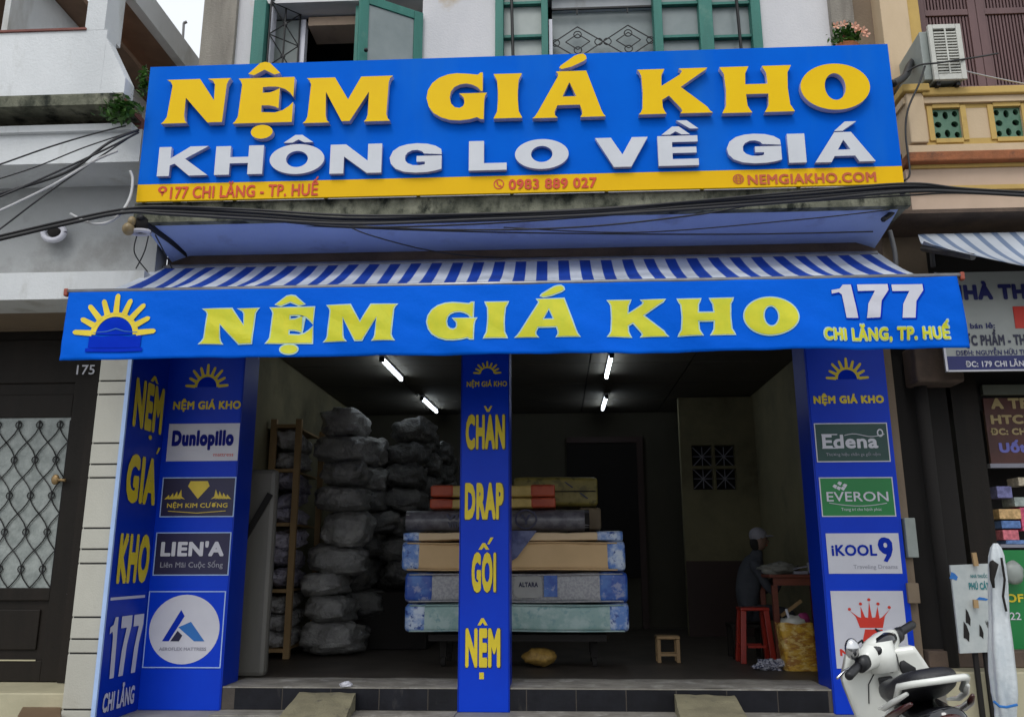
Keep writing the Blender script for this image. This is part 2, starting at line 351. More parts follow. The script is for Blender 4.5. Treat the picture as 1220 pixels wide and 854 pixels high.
m_tile = mat('black_step_tile', (.006,.006,.010), (.012,.013,.019), 7, rough=.4, spec=.3, bump=.15, c3=(.075,.07,.065), s3=9, lo3=.62, hi3=.8, streak3=3, objrand=.4)
m_grout = mat('pale_grout', (.26,.25,.22), None, 8, rough=.9)
m_ledge = mat('worn_cement', (.34,.32,.28), (.20,.185,.16), 5, rough=.8, bump=.6, bscale=40, c3=(.50,.48,.44), s3=6, lo3=.55, hi3=.72)
m_floor = mat('shop_floor', (.09,.075,.06), (.055,.045,.036), 3, rough=.55, bump=.3)
m_ramp = mat('ramp_cement', (.27,.245,.155), (.20,.18,.115), 6, rough=.9, bump=.8, bscale=70, c3=(.12,.11,.08), s3=10, lo3=.6, hi3=.72)
m_pave = mat('pavement', (.30,.29,.27), (.24,.235,.22), 5, rough=.85, bump=.5)
m_asphalt = mat('asphalt', (.055,.055,.055), (.04,.04,.04), 9, rough=.9, bump=.7)
m_inwall = mat('interior_wall', (.24,.215,.12), (.18,.16,.09), 1.6, rough=.85, c3=(.07,.06,.035), s3=1.2, lo3=.5, hi3=.8)
m_indado = mat('interior_dado', (.045,.022,.018), None, 3, rough=.6)
m_inceil = mat('interior_ceiling', (.12,.108,.085), (.10,.09,.07), 2, rough=.85, objrand=.25)
m_wood = mat('rack_wood', (.40,.26,.12), (.30,.19,.085), 8, rough=.6, streak=8)
m_shutter = mat('roll_panel', (.16,.15,.13), (.12,.115,.10), 5, rough=.5, streak=6)
m_yelcol = mat('cream_paint', (.62,.475,.31), (.54,.41,.26), 2.2, rough=.8, bump=.2, c3=(.36,.27,.15), s3=2.4, lo3=.62, hi3=.85, streak=3, streak3=3)
m_yeltrim = mat('ochre_trim', (.56,.38,.11), (.47,.31,.09), 4, rough=.75, bump=.2, c3=(.28,.18,.07), s3=3, lo3=.6, hi3=.85)
m_pink = mat('pinkish_plaster', (.58,.43,.32), (.50,.37,.27), 2, rough=.85, c3=(.28,.20,.15), s3=3, lo3=.6, hi3=.85)
m_terra = mat('terracotta', (.36,.12,.045), (.25,.09,.035), 9, rough=.85, bump=.6, c3=(.10,.05,.03), s3=8, lo3=.55, hi3=.75)
m_louvre = mat('purple_brown_shutter', (.14,.075,.075), (.10,.052,.052), 6, rough=.55, streak=5)
m_jade = mat('green_glazed_block', (.05,.14,.085), (.09,.19,.12), 14, rough=.4)
m_acwhite = mat('ac_white', (.60,.60,.54), (.5,.5,.45), 6, rough=.45, c3=(.33,.31,.25), s3=5, lo3=.6, hi3=.8)
m_acgrey = mat('ac_side', (.30,.33,.31), (.24,.27,.25), 6, rough=.4)
m_cable = mat('cable_black', (.013,.013,.015), None, 8, rough=.55)
m_cablew = mat('cable_white', (.50,.50,.50), None, 8, rough=.5)
m_cableg = mat('cable_grey', (.17,.17,.17), None, 8, rough=.6)
m_steel = mat('steel_tube', (.32,.32,.33), (.24,.24,.25), 12, rough=.35, metal=.7)
m_leaf = mat('leaf_green', (.035,.12,.015), (.07,.17,.02), 9, rough=.55)
m_leafd = mat('leaf_dark', (.012,.05,.012), None, 9, rough=.5)
m_petal = mat('petal_orange', (.62,.20,.10), (.70,.42,.30), 30, rough=.5)
m_tube = emis('lit_tube', (.82,.92,1.0), 9.0)
# ------------------------------------------------------------------ SETTING: ground
FLOOR, PAV = 0.375, 0.205
struct('road', MB().box(-80, 80, -80, -4.0, -.5, 0), m_asphalt)
pv = MB(); pv.box(-40, 40, -3.85, 0.9, -.4, PAV)
struct('pavement', pv, m_pave)
kb = struct('kerb', MB().box(-40, 40, -4.0, -3.85, -.4, PAV+.004), m_grout)
gr = struct('ground', MB().box(-200, 200, -3.9, 200, -.9, -.45), m_asphalt)
XL, XR = -3.21, 2.66          # outer faces of the shop
ZS = 3.80                     # underside of the balcony slab

# ------------------------------------------------------------------ SHOP BUILDING
shop = thing('shop_house', 'two-storey white shophouse with green-shuttered windows above the blue mattress sign', 'building', (0,0,PAV))
# interior shell
YB = 5.9
g = MB().box(-3.0, 2.7, -0.02, YB, FLOOR-.16, FLOOR); obj('shop_floor', g, m_floor, shop)
obj('side_wall', MB().box(-3.2, -3.0, .32, YB, FLOOR, 3.6), m_inwall, shop)
obj('side_wall', MB().box(2.66, 2.80, .32, YB, FLOOR, 3.6), m_inwall, shop)
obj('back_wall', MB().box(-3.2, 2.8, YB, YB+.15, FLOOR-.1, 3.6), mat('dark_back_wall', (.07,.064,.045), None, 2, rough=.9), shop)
obj('dado', MB().box(-3.0, 0.9, YB-.02, YB, FLOOR, 1.35), m_indado, shop)
# partition with grille window at right rear
YP = 4.6
x0, x1, z0, z1 = RP(825, 530, 877, 583, YP)
px0 = W(812, 560, y=YP).x
g = MB()
g.box(px0, x0, YP, YP+.12, FLOOR, 3.45).box(x1, 2.66, YP, YP+.12, FLOOR, 3.45).box(x0, x1, YP, YP+.12, FLOOR, z0).box(x0, x1, YP, YP+.12, z1, 3.45)
obj('partition_wall', g, m_inwall, shop)
obj('dado', MB().box(px0+.001, 2.655, YP-.02, YP-.001, FLOOR, W(845, 668, y=YP).z), m_indado, shop)
vent = obj('window', MB().box((x0+x1)/2-.02, (x0+x1)/2+.02, YP, YP+.1, z0, z1).box(x0, (x0+x1)/2-.021, YP, YP+.1, (z0+z1)/2-.02, (z0+z1)/2+.02).box((x0+x1)/2+.021, x1, YP, YP+.1, (z0+z1)/2-.02, (z0+z1)/2+.02), m_inwall, shop)
obj('vent_shade_sheet', MB().box(x0-.05, x1+.05, YP+.121, YP+.14, z0-.05, z1+.05), m_black, shop)  # black sheet added behind the grille, standing in for the shade there
for ix in range(2):
    for iz in range(2):
        a0 = x0+ix*(x1-x0)/2+.02; a1 = x0+(ix+1)*(x1-x0)/2-.02; b0 = z0+iz*(z1-z0)/2+.02; b1 = z0+(iz+1)*(z1-z0)/2-.02
        g = MB().bar((a0,YP+.05,b0),(a1,YP+.05,b1),.012).bar((a0,YP+.065,b1),(a1,YP+.065,b0),.012).bar((a0,YP+.05,(b0+b1)/2),(a1,YP+.05,(b0+b1)/2),.010).bar(((a0+a1)/2,YP+.05,b0),((a0+a1)/2,YP+.05,b1),.010)
        obj('grille', g, m_grey, vent)
# dark rear door frame
a = RP(676, 528, 760, 655, YB)
dr = obj('back_door', MB().box(a[0], a[1], YB-.05, YB-.021, FLOOR+.7, a[3]), m_black, shop)
obj('door_frame', MB().box(a[1], a[1]+.09, YB-.07, YB-.022, FLOOR, a[3]+.09).box(a[0], a[1]-.001, YB-.07, YB-.022, a[3]+.002, a[3]+.09), m_indado, dr)
# ceiling in panels
ZC = 3.47
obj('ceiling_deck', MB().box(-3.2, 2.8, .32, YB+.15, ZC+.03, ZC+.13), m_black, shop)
cm = MB().box(0, 1.115, 0, 1.09, 0, .02).mesh('ceiling_panel', m_inceil)
for i in range(5):
    for j in range(5): share('ceiling_panel', cm, (-2.98+i*1.13, .34+j*1.11, ZC), shop)
obj('ceiling_beam', MB().box(-3.0, 2.66, .02, .30, 3.3, ZS-.002), m_browndirt, shop)
obj('ground_floor_lintel', MB().box(-3.16, 2.60, -.34, .018, 3.42, ZS+.002), m_browndirt, shop)
# pillars
def pil(xa, xb, d=.30, nm='pillar', mt=m_browndirt): return obj(nm, MB().box(xa, xb, 0.0, d, PAV-.05, 3.30), mt, shop)
pil(-3.20, -2.585); pil(-.74, -.375); pil(2.035, 2.64)
obj('wall_stub', MB().box(2.641, 2.72, .02, .30, PAV-.05, 3.3), m_tan, shop)
# slab
obj('balcony_slab', MB().box(-3.17, 2.60, -.93, -.86, ZS, 3.955), m_moss, shop)
obj('balcony_slab', MB().box(-3.17, 2.60, -.86, .30, ZS+.01, 3.95), m_moss, shop)
sf = MB()
def soff(u, v):      # plaster underside bulging down a little towards the wall
    x = -3.12+5.66*u; y = -.855+.512*v
    return Vector((x, y, ZS+.006 - .035*math.sin(math.pi*v)*.6 - .06*v**2 - (.05*v if u < .02 or u > .98 else 0)))
sf.grid(soff, 40, 8); obj('slab_soffit', sf, m_soffit, shop, smooth=True)
# upper wall with two wide openings
ZT = 8.3
zl = W(395, 4, y=0).z                 # lintel over window A
xa = [W(p, 40, y=0).x for p in (303, 503, 590, 907, 1000)]
g = MB(); g.box(XL+.05, xa[0], 0, .25, 3.951, ZT); obj('upper_wall', g, m_wallshop, shop)
g = MB(); g.box(xa[1], xa[2], 0, .25, 3.951, ZT); obj('upper_wall', g, m_wallshop, shop)
g = MB(); g.box(xa[3], 2.60, 0, .25, 3.951, ZT); obj('upper_wall', g, m_wallshop, shop)
obj('upper_wall', MB().box(xa[0]+.001, xa[1]-.001, .002, .248, 3.951, 4.9), m_wallshop, shop)
obj('upper_wall', MB().box(xa[2]+.001, xa[3]-.001, .002, .248, 3.951, 4.9), m_wallshop, shop)
obj('lintel', MB().box(xa[0]+.001, xa[1]-.001, .002, .248, zl+.02, ZT), m_wallshop, shop)
zlB = W(740, -14, y=0).z
obj('lintel', MB().box(xa[2]+.001, xa[3]-.001, .002, .248, zlB, ZT), m_wallshop, shop)
obj('corner_pilaster', MB().box(XL+.02, W(282, 40, y=0).x, -.05, -.001, 3.96, ZT), m_concold, shop)
obj('corner_pilaster', MB().box(W(991, 30, y=-.06).x, W(1018, 30, y=-.06).x, -.07, -.001, 3.96, ZT), m_concold, shop)
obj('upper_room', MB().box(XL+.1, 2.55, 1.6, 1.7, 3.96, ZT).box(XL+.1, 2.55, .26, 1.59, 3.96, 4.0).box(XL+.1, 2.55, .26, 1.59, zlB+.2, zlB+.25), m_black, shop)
obj('roof', MB().box(XL-.02, 2.7, -.1, 6, ZT+.001, ZT+.15), m_concold, shop)
obj('rear_wall', MB().box(XL+.02, XL+.10, .26, 6, 3.96, ZT).box(2.56, 2.62, .26, 6, 3.96, ZT), m_concold, shop)

# ---- windows (parts), frames/panes/grilles (sub-parts)
def vpost(g, pa, pb, Y, z0, z1, d=.06): g.box(W(pa, 35, y=Y).x, W(pb, 35, y=Y).x, Y-d, Y, z0, z1)
ZW0, ZW1 = 4.9, zlB
wA = obj('window', MB().box(W(303,35,y=0).x+.002, W(318,35,y=0).x, -.06, .08, ZW0, zl+.019), m_greenwood, shop, bevel=.005)
obj('window_frame', MB().box(W(421,35,y=0).x+.001, W(428,35,y=0).x, .05, .12, ZW0, zl), m_greenwood, wA)
obj('window_frame', MB().box(W(319,35,y=0).x, W(323,35,y=0).x, .02, .12, ZW0, zl), m_panwhite, wA)
obj('inner_jamb', MB().box(W(357,35,y=.2).x, W(364,35,y=.2).x, .2, .28, ZW0, zl-.02), m_panwhite, wA)
obj('head_soffit', MB().box(W(357,35,y=.2).x+.08, W(503,35,y=0).x-.02, .2, .5, zl-.09, zl), m_pink, wA)
obj('reveal_panel', MB().box(W(323,35,y=.24).x, W(357,35,y=.24).x-.002, .24, .26, ZW0, zl), m_winpale, wA)
# green leaf swung outward, hinge on the right jamb
h = W(503, 35, y=-.02); f_ = Vector((W(427, 35, y=-.34).x, -.34, 0)); h = Vector((h.x, -.02, 0))
def leaf(h, f_, z0, z1, fw=.085, name='shutter_leaf', parent=wA, pane=m_winglass):
    d = (f_-h); L = d.length; d.normalize(); M = Matrix((d, Vector((0,0,1)).cross(d), Vector((0,0,1)))).transposed()
    g = MB(); c = lambda t, z: Vector((h.x+d.x*t, h.y+d.y*t, z))
    g.obox(c(fw/2, (z0+z1)/2), fw/2, .02, (z1-z0)/2, M).obox(c(L-fw/2, (z0+z1)/2), fw/2, .02, (z1-z0)/2, M)
    g.obox(c(L/2, z1-fw/2), L/2-fw-.001, .019, fw/2, M).obox(c(L/2, z0+fw/2), L/2-fw-.001, .019, fw/2, M)
    lf = obj(name, g, m_greenwood, parent, bevel=.004)
    return lf, MB().obox(c(L/2, (z0+z1)/2), L/2-fw-.001, .006, (z1-z0)/2-fw, M), c, L
lf, gp, c_, L_ = leaf(h, f_, ZW0+.25, W(480, 3, y=-.2).z)
obj('shutter_pane', gp, m_winglass, wA)
obj('shutter_knob', MB().ball(W(436, 60, y=-.37), .018, .02, .018), m_iron, wA, smooth=True)
# iron grille leaf swung outward at the left jamb
ga = Vector((W(321,35,y=-.02).x, -.02, 0)); gb = Vector((W(357,35,y=.18).x, .18, 0))
g = MB(); zt = W(345, 2, y=.1).z+.25; zb = ZW0+.1
gp_ = lambda t, z: Vector((ga.x+(gb.x-ga.x)*t, ga.y+(gb.y-ga.y)*t, z))
for t in (0, .5, 1): g.tube([gp_(t, zb), gp_(t, zt)], .009, 6)
n_ = 5; dz = (zt-zb)/n_
for k in range(n_):
    g.tube([gp_(0, zb+k*dz), gp_(1, zb+(k+1)*dz)], .006, 5); g.tube([gp_(0, zb+(k+1)*dz), gp_(1, zb+k*dz)], .006, 5)
    g.tube([gp_(0, zb+k*dz), gp_(1, zb+k*dz)], .006, 5)
    g.ball(gp_(.5, zb+(k+.5)*dz), .025, .01, .025, 8, 6)
obj('iron_grille', g, m_iron, wA)
# window B: green casements around a grilled middle bay
wB = obj('window', MB().box(W(590,35,y=0).x+.002, W(600,35,y=0).x, -.04, .1, ZW0, ZW1-.002), m_greenwood, shop, bevel=.005)
for pa, pb in ((645,653),(779,789),(833,849),(895,906.5)):
    obj('casement_post', MB().box(W(pa,35,y=0).x, W(pb,35,y=0).x, -.04, .1, ZW0, ZW1-.002), m_greenwood, wB, bevel=.005)
obj('window_frame', MB().box(W(654,35,y=0).x, W(658,35,y=0).x, .0, .1, ZW0, ZW1-.3), m_panwhite, wB)
for pa, pb in ((600,645),(789,833),(849,895)):
    X0, X1 = W(pa,35,y=0).x+.001, W(pb,35,y=0).x-.001
    obj('window_pane', MB().box(X0, X1, .05, .06, ZW0, ZW1-.002), m_winpale if pa == 600 else m_winglass, wB)
    for py in (3.5, 43, 83):
        z = W((pa+pb)/2, py, y=0).z; obj('glazing_bar', MB().box(X0, X1, 0.0, .045, z-.013, z+.013), m_greenwood, wB)
    if pa != 789:
        xm = W(612 if pa == 600 else 881, 30, y=-.03).x
        obj('stay_bar', MB().tube([(xm-.02, -.05, ZW1), (xm+.01, -.05, 4.9)], .014, 6), m_iron, wB)
X0, X1 = W(658,35,y=.1).x, W(778,35,y=.1).x
obj('window_blind', MB().box(X0, X1+.02, .16, .18, ZW0, W(715, 12, y=.16).z), m_winglass, wB)
obj('window_head', MB().box(X0, X1+.02, .12, .20, W(715, 11, y=.12).z, ZW1-.003), m_wallwhite, wB)
g = MB(); Y = .08; zr = [W(715, p, y=Y).z for p in (10, 28, 50, 72, 94)]
g.bar((X0,Y,zr[0]),(X1,Y,zr[0]),.018); xw = (X1-X0)
for s in range(3):
    zc = zr[2]-s*.42
    for k in range(2):
        xc = X0+xw*(.25+.5*k)
        for dx in (-1,1):
            for q in (-1,1): g.bar((xc, Y, zc+q*.16), (xc+dx*xw*.25, Y, zc), .008)
            for q in (-1,1): g.bar((xc, Y-.01, zc+q*.08), (xc+dx*xw*.12, Y-.01, zc+.0), .007)
        for q in (-.08, .08):
            cc = (xc, Y, zc+q); g.tube([(cc[0]+.035*math.cos(t*.628), Y, cc[2]+.035*math.sin(t*.628)) for t in range(11)], .005, 5, False)
    for xq in (X0+.03, X0+xw*.5-.04, X0+xw*.5+.04, X1-.03):
        g.tube([(xq+.035*math.cos(t*.628), Y, zc+.035*math.sin(t*.628)) for t in range(11)], .005, 5, False)
    g.bar((X0,Y,zc-.21),(X1,Y,zc-.21),.009)
for t in range(2): g.bar((X0+xw*(.25+.5*t), Y, zr[0]), (X0+xw*(.25+.5*t), Y, zr[0]-.06), .012)
obj('iron_grille', g, m_iron, wB)

# ------------------------------------------------------------------ STEP with black tiles, ledge, ramps
step = obj('step', MB().box(-2.58, 2.03, -.012, -.001, PAV-.1, FLOOR-.007), m_grout, None, kind='structure')
tw = (W(628,830,y=0).x-W(687,830,y=0).x)*-1
tm = MB().box(0, tw-.008, -.012, 0, 0, .150).mesh('tile', m_tile)
x = W(628, 830, y=0).x - 7*tw
while x < 2.03:
    if x > -2.6 and x+tw < 2.08: share('tile', tm, (x, -.012, PAV+.012), step)
    x += tw
ledge = MB()
def led(u, v):
    x = -2.56+4.57*u; y = -.022+.52*v
    if -.76 < x < -.36 and y < -.001: y = -.001
    return Vector((x, y, FLOOR+.004+.006*noise.noise(Vector((x*3,y*6,0)))))
ledge.grid(led, 90, 10); ledge.box(-2.56, -.76, -.022, -.013, FLOOR-.006, FLOOR+.003).box(-.36, 2.012, -.022, -.013, FLOOR-.006, FLOOR+.003)
struct('ledge', ledge, m_ledge)
struct('pavement_edge', MB().box(-2.56, -.76, -.26, -.026, PAV+.001, PAV+.008).box(-.36, 2.01, -.26, -.026, PAV+.001, PAV+.012), m_ledge)
def ramp(pxs, label):
    (a, b, c, d) = pxs   # top-left, top-right, bottom-right, bottom-left
    ta, tb = W(a[0], a[1], y=-.04), W(b[0], b[1], y=-.04)
    zt = FLOOR-.035
    yb = -.72
    bb, ba = Vector((W(c[0], c[1], y=yb+.3).x, yb, PAV+.004)), Vector((W(d[0], d[1], y=yb+.3).x, yb, PAV+.004))
    A = Vector((ta.x, -.037, zt)); B = Vector((tb.x, -.037, zt))
    g = MB()
    nx, ny = 14, 14
    def fn(u, v):
        p = (A.lerp(B, u)).lerp(ba.lerp(bb, u), v)
        return p + Vector((0, 0, .012*noise.noise(p*9)+ (.006 if v > .02 else 0)))
    g.grid(fn, nx, ny)
    lo = PAV+.001
    for P, Q in ((A, ba), (B, bb)): g.add([P, Q, Vector((Q.x, Q.y, lo)), Vector((P.x, P.y, lo))], [(0,1,2,3)])
    o = obj('ramp', g, m_ramp); tag(o, label, 'ramp', 'cement ramps up to the shop floor'); return o
ramp(((357,818),(424,818),(420,852),(338,852)), 'rough cement ramp against the black tiled step left of the centre pillar')
ramp(((803,816),(874,816),(888,852),(806,852)), 'rough cement ramp against the step between centre pillar and right pillar')
# crumpled paper on the ledge
g = MB().ball(W(412, 815, z=FLOOR+.02), .05, .04, .022, 12, 8, .5, 3)
tag(obj('paper_scrap', g, m_panwhite), 'crumpled pale scrap lying on the step edge beside the left ramp', 'litter')

# ------------------------------------------------------------------ BIG ROOF SIGN
YS = -.98
sign = thing('shop_sign', 'large blue signboard with raised yellow and white letters above the awning', 'sign', (-.3, YS, 3.95))
SX0, SX1, SZ0, SZ1 = -3.135, 2.546, 3.948, 5.085
zy = W(620, 209, y=YS).z
obj('sign_face', MB().box(SX0, SX1, YS, YS+.02, zy, SZ1), m_signblue, sign)
obj('address_band', MB().box(SX0, SX1, YS-.001, YS+.02, SZ0, zy-.001), m_signyel, sign)
g = MB()
for q in (SZ0+.02, zy, (zy+SZ1)/2, SZ1-.03): g.box(SX0+.01, SX1-.01, YS+.021, YS+.05, q, q+.025)
for k in range(9): xx = SX0+.02+k*(SX1-SX0-.065)/8; g.box(xx, xx+.025, YS+.0501, YS+.08, SZ0+.01, SZ1-.01)
obj('sign_frame', g, m_steel, sign)
def sletter(ch, p, dst=sign, st=SERIF, fm=m_letyel, sm=m_letside, depth=.05, nm='letter', dy=0.0):
    polys = st[ch] if isinstance(ch, str) else ch
    put_shape(polys, RP(*p, YS-.012-depth), YS-.006, fm, dst, depth=depth, side=sm, name=nm)
    # stand-off keeps the letter clear of the face
for ch, p in (('N',(194,94,272.5,146)),('E',(279,92.5,349,146)),('M',(362,91.5,467,145)),('G',(508,87,580,142.5)),('I',(588,87.5,622,140.5)),
              ('A',(634,84.5,721,139.5)),('K',(760,81.5,848,135)),('H',(859,78.5,945,133.5)),('O',(954,75.5,1037,130.5))): sletter(ch, p)
for ch, p in ((CIRC,(296,73.5,334,89)),(DOT,(298.5,148.5,324.5,165)),(ACUTE,(666,64,699,81.5))): sletter(ch, p, nm='accent')
for ch, p in (('K',(188,174.5,248,209)),('H',(256,173.5,313,207.5)),('O',(321,171.5,386,207)),('N',(393,171.5,454.5,206)),('G',(464,170.5,526,205)),
              ('L',(558.5,167.5,603.5,202.5)),('O',(613.5,165.5,677.5,201)),('V',(709.5,163.5,772.5,198.5)),('E',(784,161.5,832,197)),
              ('G',(866,159,931,194)),('I',(939,159,960,193.5)),('A',(970,157,1042,192.5))):
    sletter(ch, p, st=SANS, fm=m_letwhite, sm=m_whiteside, depth=.035)
for ch, p in ((CIRC2,(338,160.5,373,169.5)),(CIRC2,(788,150.5,822,160)),(GRAVE2,(806,143,832,153)),(ACUTE2,(993.5,144.5,1021,155.5))):
    sletter(ch, p, fm=m_letwhite, sm=m_whiteside, depth=.035, nm='accent')
YT = YS-.004
put_text('177 CHI LĂNG - TP. HUẾ', RP(203, 220.5, 379, 235, YT), YT, m_red, sign, bold=.022, depth=.002)
put_text('0983 889 027', RP(606, 212.5, 711, 225, YT), YT, m_red, sign, bold=.03, depth=.002)
put_text('NEMGIAKHO.COM', RP(890.5, 206.5, 1044, 218.5, YT), YT, m_redbrown, sign, bold=.035, depth=.002)
put_shape([ellipse(.5,.66,.5,.34,20), ellipse(.5,.66,.22,.16,16)], RP(188, 222, 199, 234, YT), YT, m_red, sign, name='pin_mark')
put_shape([[(.28,.42),(.72,.42),(.5,0)]], RP(188, 222, 199, 234, YT), YT, m_red, sign, name='pin_mark')
put_shape([ellipse(.5,.5,.5,.5,24), ellipse(.5,.5,.40,.40,20)], RP(588, 213.5, 600.5, 225.5, YT), YT, m_red, sign, name='phone_mark')
put_shape([[(.26,.74),(.38,.80),(.46,.62),(.40,.54),(.54,.38),(.64,.44),(.78,.30),(.68,.2),(.5,.26),(.3,.5)]], RP(588, 213.5, 600.5, 225.5, YT), YT, m_red, sign, name='phone_mark')
gl = RP(873, 207.5, 886.5, 219.5, YT)
put_shape([ellipse(.5,.5,.5,.5,24), ellipse(.5,.5,.42,.42,20)], gl, YT, m_redbrown, sign, name='globe_mark')
put_shape([ellipse(.5,.5,.24,.47,20), ellipse(.5,.5,.17,.42,20)], gl, YT-.001, m_redbrown, sign, name='globe_mark')
for q in (.30, .5, .70): put_shape([[(.1,q-.04),(.9,q-.04),(.9,q+.04),(.1,q+.04)]], gl, YT-.002, m_redbrown, sign, name='globe_mark')

# ------------------------------------------------------------------ AWNING
YA = -1.55
awn = thing('awning', 'blue and white striped awning with blue front valance reading 177 Chi Lang', 'awning', (-.3, YA, 2.58))
AX0, AX1, AZ0, AZ1 = -3.215, 2.56, 2.580, 3.060
def wr(v):      # gentle folds of the valance, shared by its print
    x, z = v.x, v.z
    k = (AZ1-z)/(AZ1-AZ0)
    return Vector((x + .004*math.sin(z*9+x), v.y + k*(.030*noise.noise(Vector((x*.9, z*1.6, 0)))+.034*noise.noise(Vector((x*2.3+z*2.2, z*1.1, 4)))) + (.2+.8*k)*.010*noise.noise(Vector((x*5+z*9, z*4-x*2, 9))) - .014*k, z - .022*k*noise.noise(Vector((x*1.1,0,3))) - .006*k*noise.noise(Vector((x*5,0,7)))))
g = MB(); nu, nv = 220, 22
g.grid(lambda u, v: wr(Vector((AX0+(AX1-AX0)*u - .012*(1-v)*(1-u) + .014*(1-v)*u, YA, AZ0+(AZ1-AZ0)*v))), nu, nv)
va = obj('valance', g, m_valblue, awn, smooth=True)
sd = va.modifiers.new('cloth', 'SOLIDIFY'); sd.thickness = .003; sd.offset = 1 if False else -1
# check the solid side keeps the print in front
m_stripe = bpy.data.materials.new('awning_stripes'); m_stripe.use_nodes = True
n = m_stripe.node_tree; b = n.nodes['Principled BSDF']; geo = n.nodes.new('ShaderNodeNewGeometry'); sx = n.nodes.new('ShaderNodeSeparateXYZ')
n.links.new(geo.outputs['Position'], sx.inputs[0])
ma = n.nodes.new('ShaderNodeMath'); ma.operation = 'ADD'; ma.inputs[1].default_value = 20.03; n.links.new(sx.outputs[0], ma.inputs[0])
mm = n.nodes.new('ShaderNodeMath'); mm.operation = 'MODULO'; mm.inputs[1].default_value = .168; n.links.new(ma.outputs[0], mm.inputs[0])
mg = n.nodes.new('ShaderNodeMath'); mg.operation = 'GREATER_THAN'; mg.inputs[1].default_value = .084; n.links.new(mm.outputs[0], mg.inputs[0])
mx = n.nodes.new('ShaderNodeMix'); mx.data_type = 'RGBA'; mx.inputs[6].default_value = (.64,.69,.78,1); mx.inputs[7].default_value = (.0,.05,.42,1)
n.links.new(mg.outputs[0], mx.inputs[0])
tn = n.nodes.new('ShaderNodeTexNoise'); tn.inputs['Scale'].default_value = 3; tn.inputs['Detail'].default_value = 6; n.links.new(geo.outputs['Position'], tn.inputs['Vector'])
mr = n.nodes.new('ShaderNodeMapRange'); mr.inputs[1].default_value = .3; mr.inputs[2].default_value = .7; mr.inputs[3].default_value = .75; mr.inputs[4].default_value = 1.0; n.links.new(tn.outputs[0], mr.inputs[0])
m2 = n.nodes.new('ShaderNodeMix'); m2.data_type = 'RGBA'; m2.blend_type = 'MULTIPLY'; m2.inputs[0].default_value = 1; n.links.new(mx.outputs[2], m2.inputs[6]); n.links.new(mr.outputs[0], m2.inputs[7])
n.links.new(m2.outputs[2], b.inputs['Base Color']); b.inputs['Roughness'].default_value = .6
ZBK = 3.66
def can(u, v):
    x = AX0+(AX1-AX0)*u; y = YA+.005+(-.345-YA)*v
    sag = .10*math.sin(math.pi*v)*(1-v*.3) * (1+.10*noise.noise(Vector((x*.8,v*2,0))))
    fold = .013*math.sin(x*2*math.pi/.57)*math.sin(math.pi*v)
    return Vector((x, y, 3.072+(ZBK-3.072)*v - sag + fold + .018*math.sin(math.pi*v)*noise.noise(Vector((x*2.2,v*3,1)))))
g = MB(); g.grid(can, 180, 14); g.grid(lambda u, v: can(u, v)+Vector((0,0,-.003)), 180, 14)
obj('canopy', g, m_stripe, awn, smooth=True)
obj('front_bar', MB().tube([(AX0-.02, YA+.012, 3.058), (AX1+.02, YA+.012, 3.058)], .016, 10), m_steel, awn, smooth=True)
m_redcap = mat('red_cap', (.32,.06,.03), None, 9, rough=.5)
for s, xx in ((-1, AX0-.03), (1, AX1+.03)):
    obj('end_cap', MB().box(xx-.012, xx+.016, YA-.005, YA+.03, 3.025, 3.078), m_redcap, awn, bevel=.008)
for xx in (AX0+.35, 1.95):
    obj('folding_arm', MB().tube([(xx, -.02, 3.28), (xx+.5, -.75, 3.16), (xx+.1, YA+.03, 3.05)], .02, 8), m_steel, awn)
obj('roller', MB().tube([(AX0+.05, -.375, ZBK-.025), (AX1-.02, -.375, ZBK-.025)], .025, 8), m_steel, awn)
# print on the valance
def vlet(ch, p, st=SERIF, nm='letter', ol=True, fm=m_valyel):
    polys = st[ch] if isinstance(ch, str) else ch
    r = RP(*p, YA-.02)
    def wf(off): return lambda v: wr(Vector((v.x, v.y, v.z))) + Vector((0, off, 0))
    if ol: put_shape(polys, r, YA, m_valout, awn, name=nm+'_outline', offset=.0085, warp=wf(-.0050))
    put_shape(polys, r, YA, fm, awn, name=nm, warp=wf(-.0068))
for ch, p in (('N',(238.5,367.5,306,409.5)),('E',(319,366,372.5,408.5)),('M',(387.5,363,471.5,406)),('G',(509.5,360.5,567,403.5)),('I',(578,359.5,604,402)),
              ('A',(615,356,690,401)),('K',(724.5,356.5,795,399.5)),('H',(808.5,355.5,874,398.5)),('O',(886.5,354.5,950,399))): vlet(ch, p)
for ch, p in ((CIRC,(329,351.5,362,363)),(DOT,(334,410.5,354,421.5)),(ACUTE,(644,340,671,352.5))): vlet(ch, p, nm='accent')
D1 = [[(0,.80),(0,.66),(.35,.74),(.30,0),(1.0,0),(1.02,.0),(1,1),(.45,1),(.30,.88)]]
D7 = [[(0,1),(1,1),(1,.82),(.72,.5),(.60,0),(.18,0),(.28,.42),(.55,.80),(0,.80)]]
D1 = [[(0,.84),(.0,.73),(.30,.77),(.42,.70),(.50,0),(1,0),(.86,1),(.52,1),(.36,.88)]]
for dg, p in ((D1,(992.5,338.5,1020.5,378)),(D7,(1024,338,1061,378)),(D7,(1065.5,338,1103,378.5))):
    r = RP(*p, YA-.02)
    put_shape(dg, r, YA, m_navy, awn, name='numeral_outline', offset=.006, warp=lambda v: wr(v)+Vector((.004,-.0050,-.003)))
    put_shape(dg, r, YA, m_valwhite, awn, name='numeral', warp=lambda v: wr(v)+Vector((0,-.0068,0)))
r = RP(979.5, 388.5, 1133, 405.5, YA-.02)
put_text('CHI LĂNG, TP. HUẾ', r, YA, m_valout, awn, bold=.070, warp=lambda v: wr(v)+Vector((0,-.0050,0)))
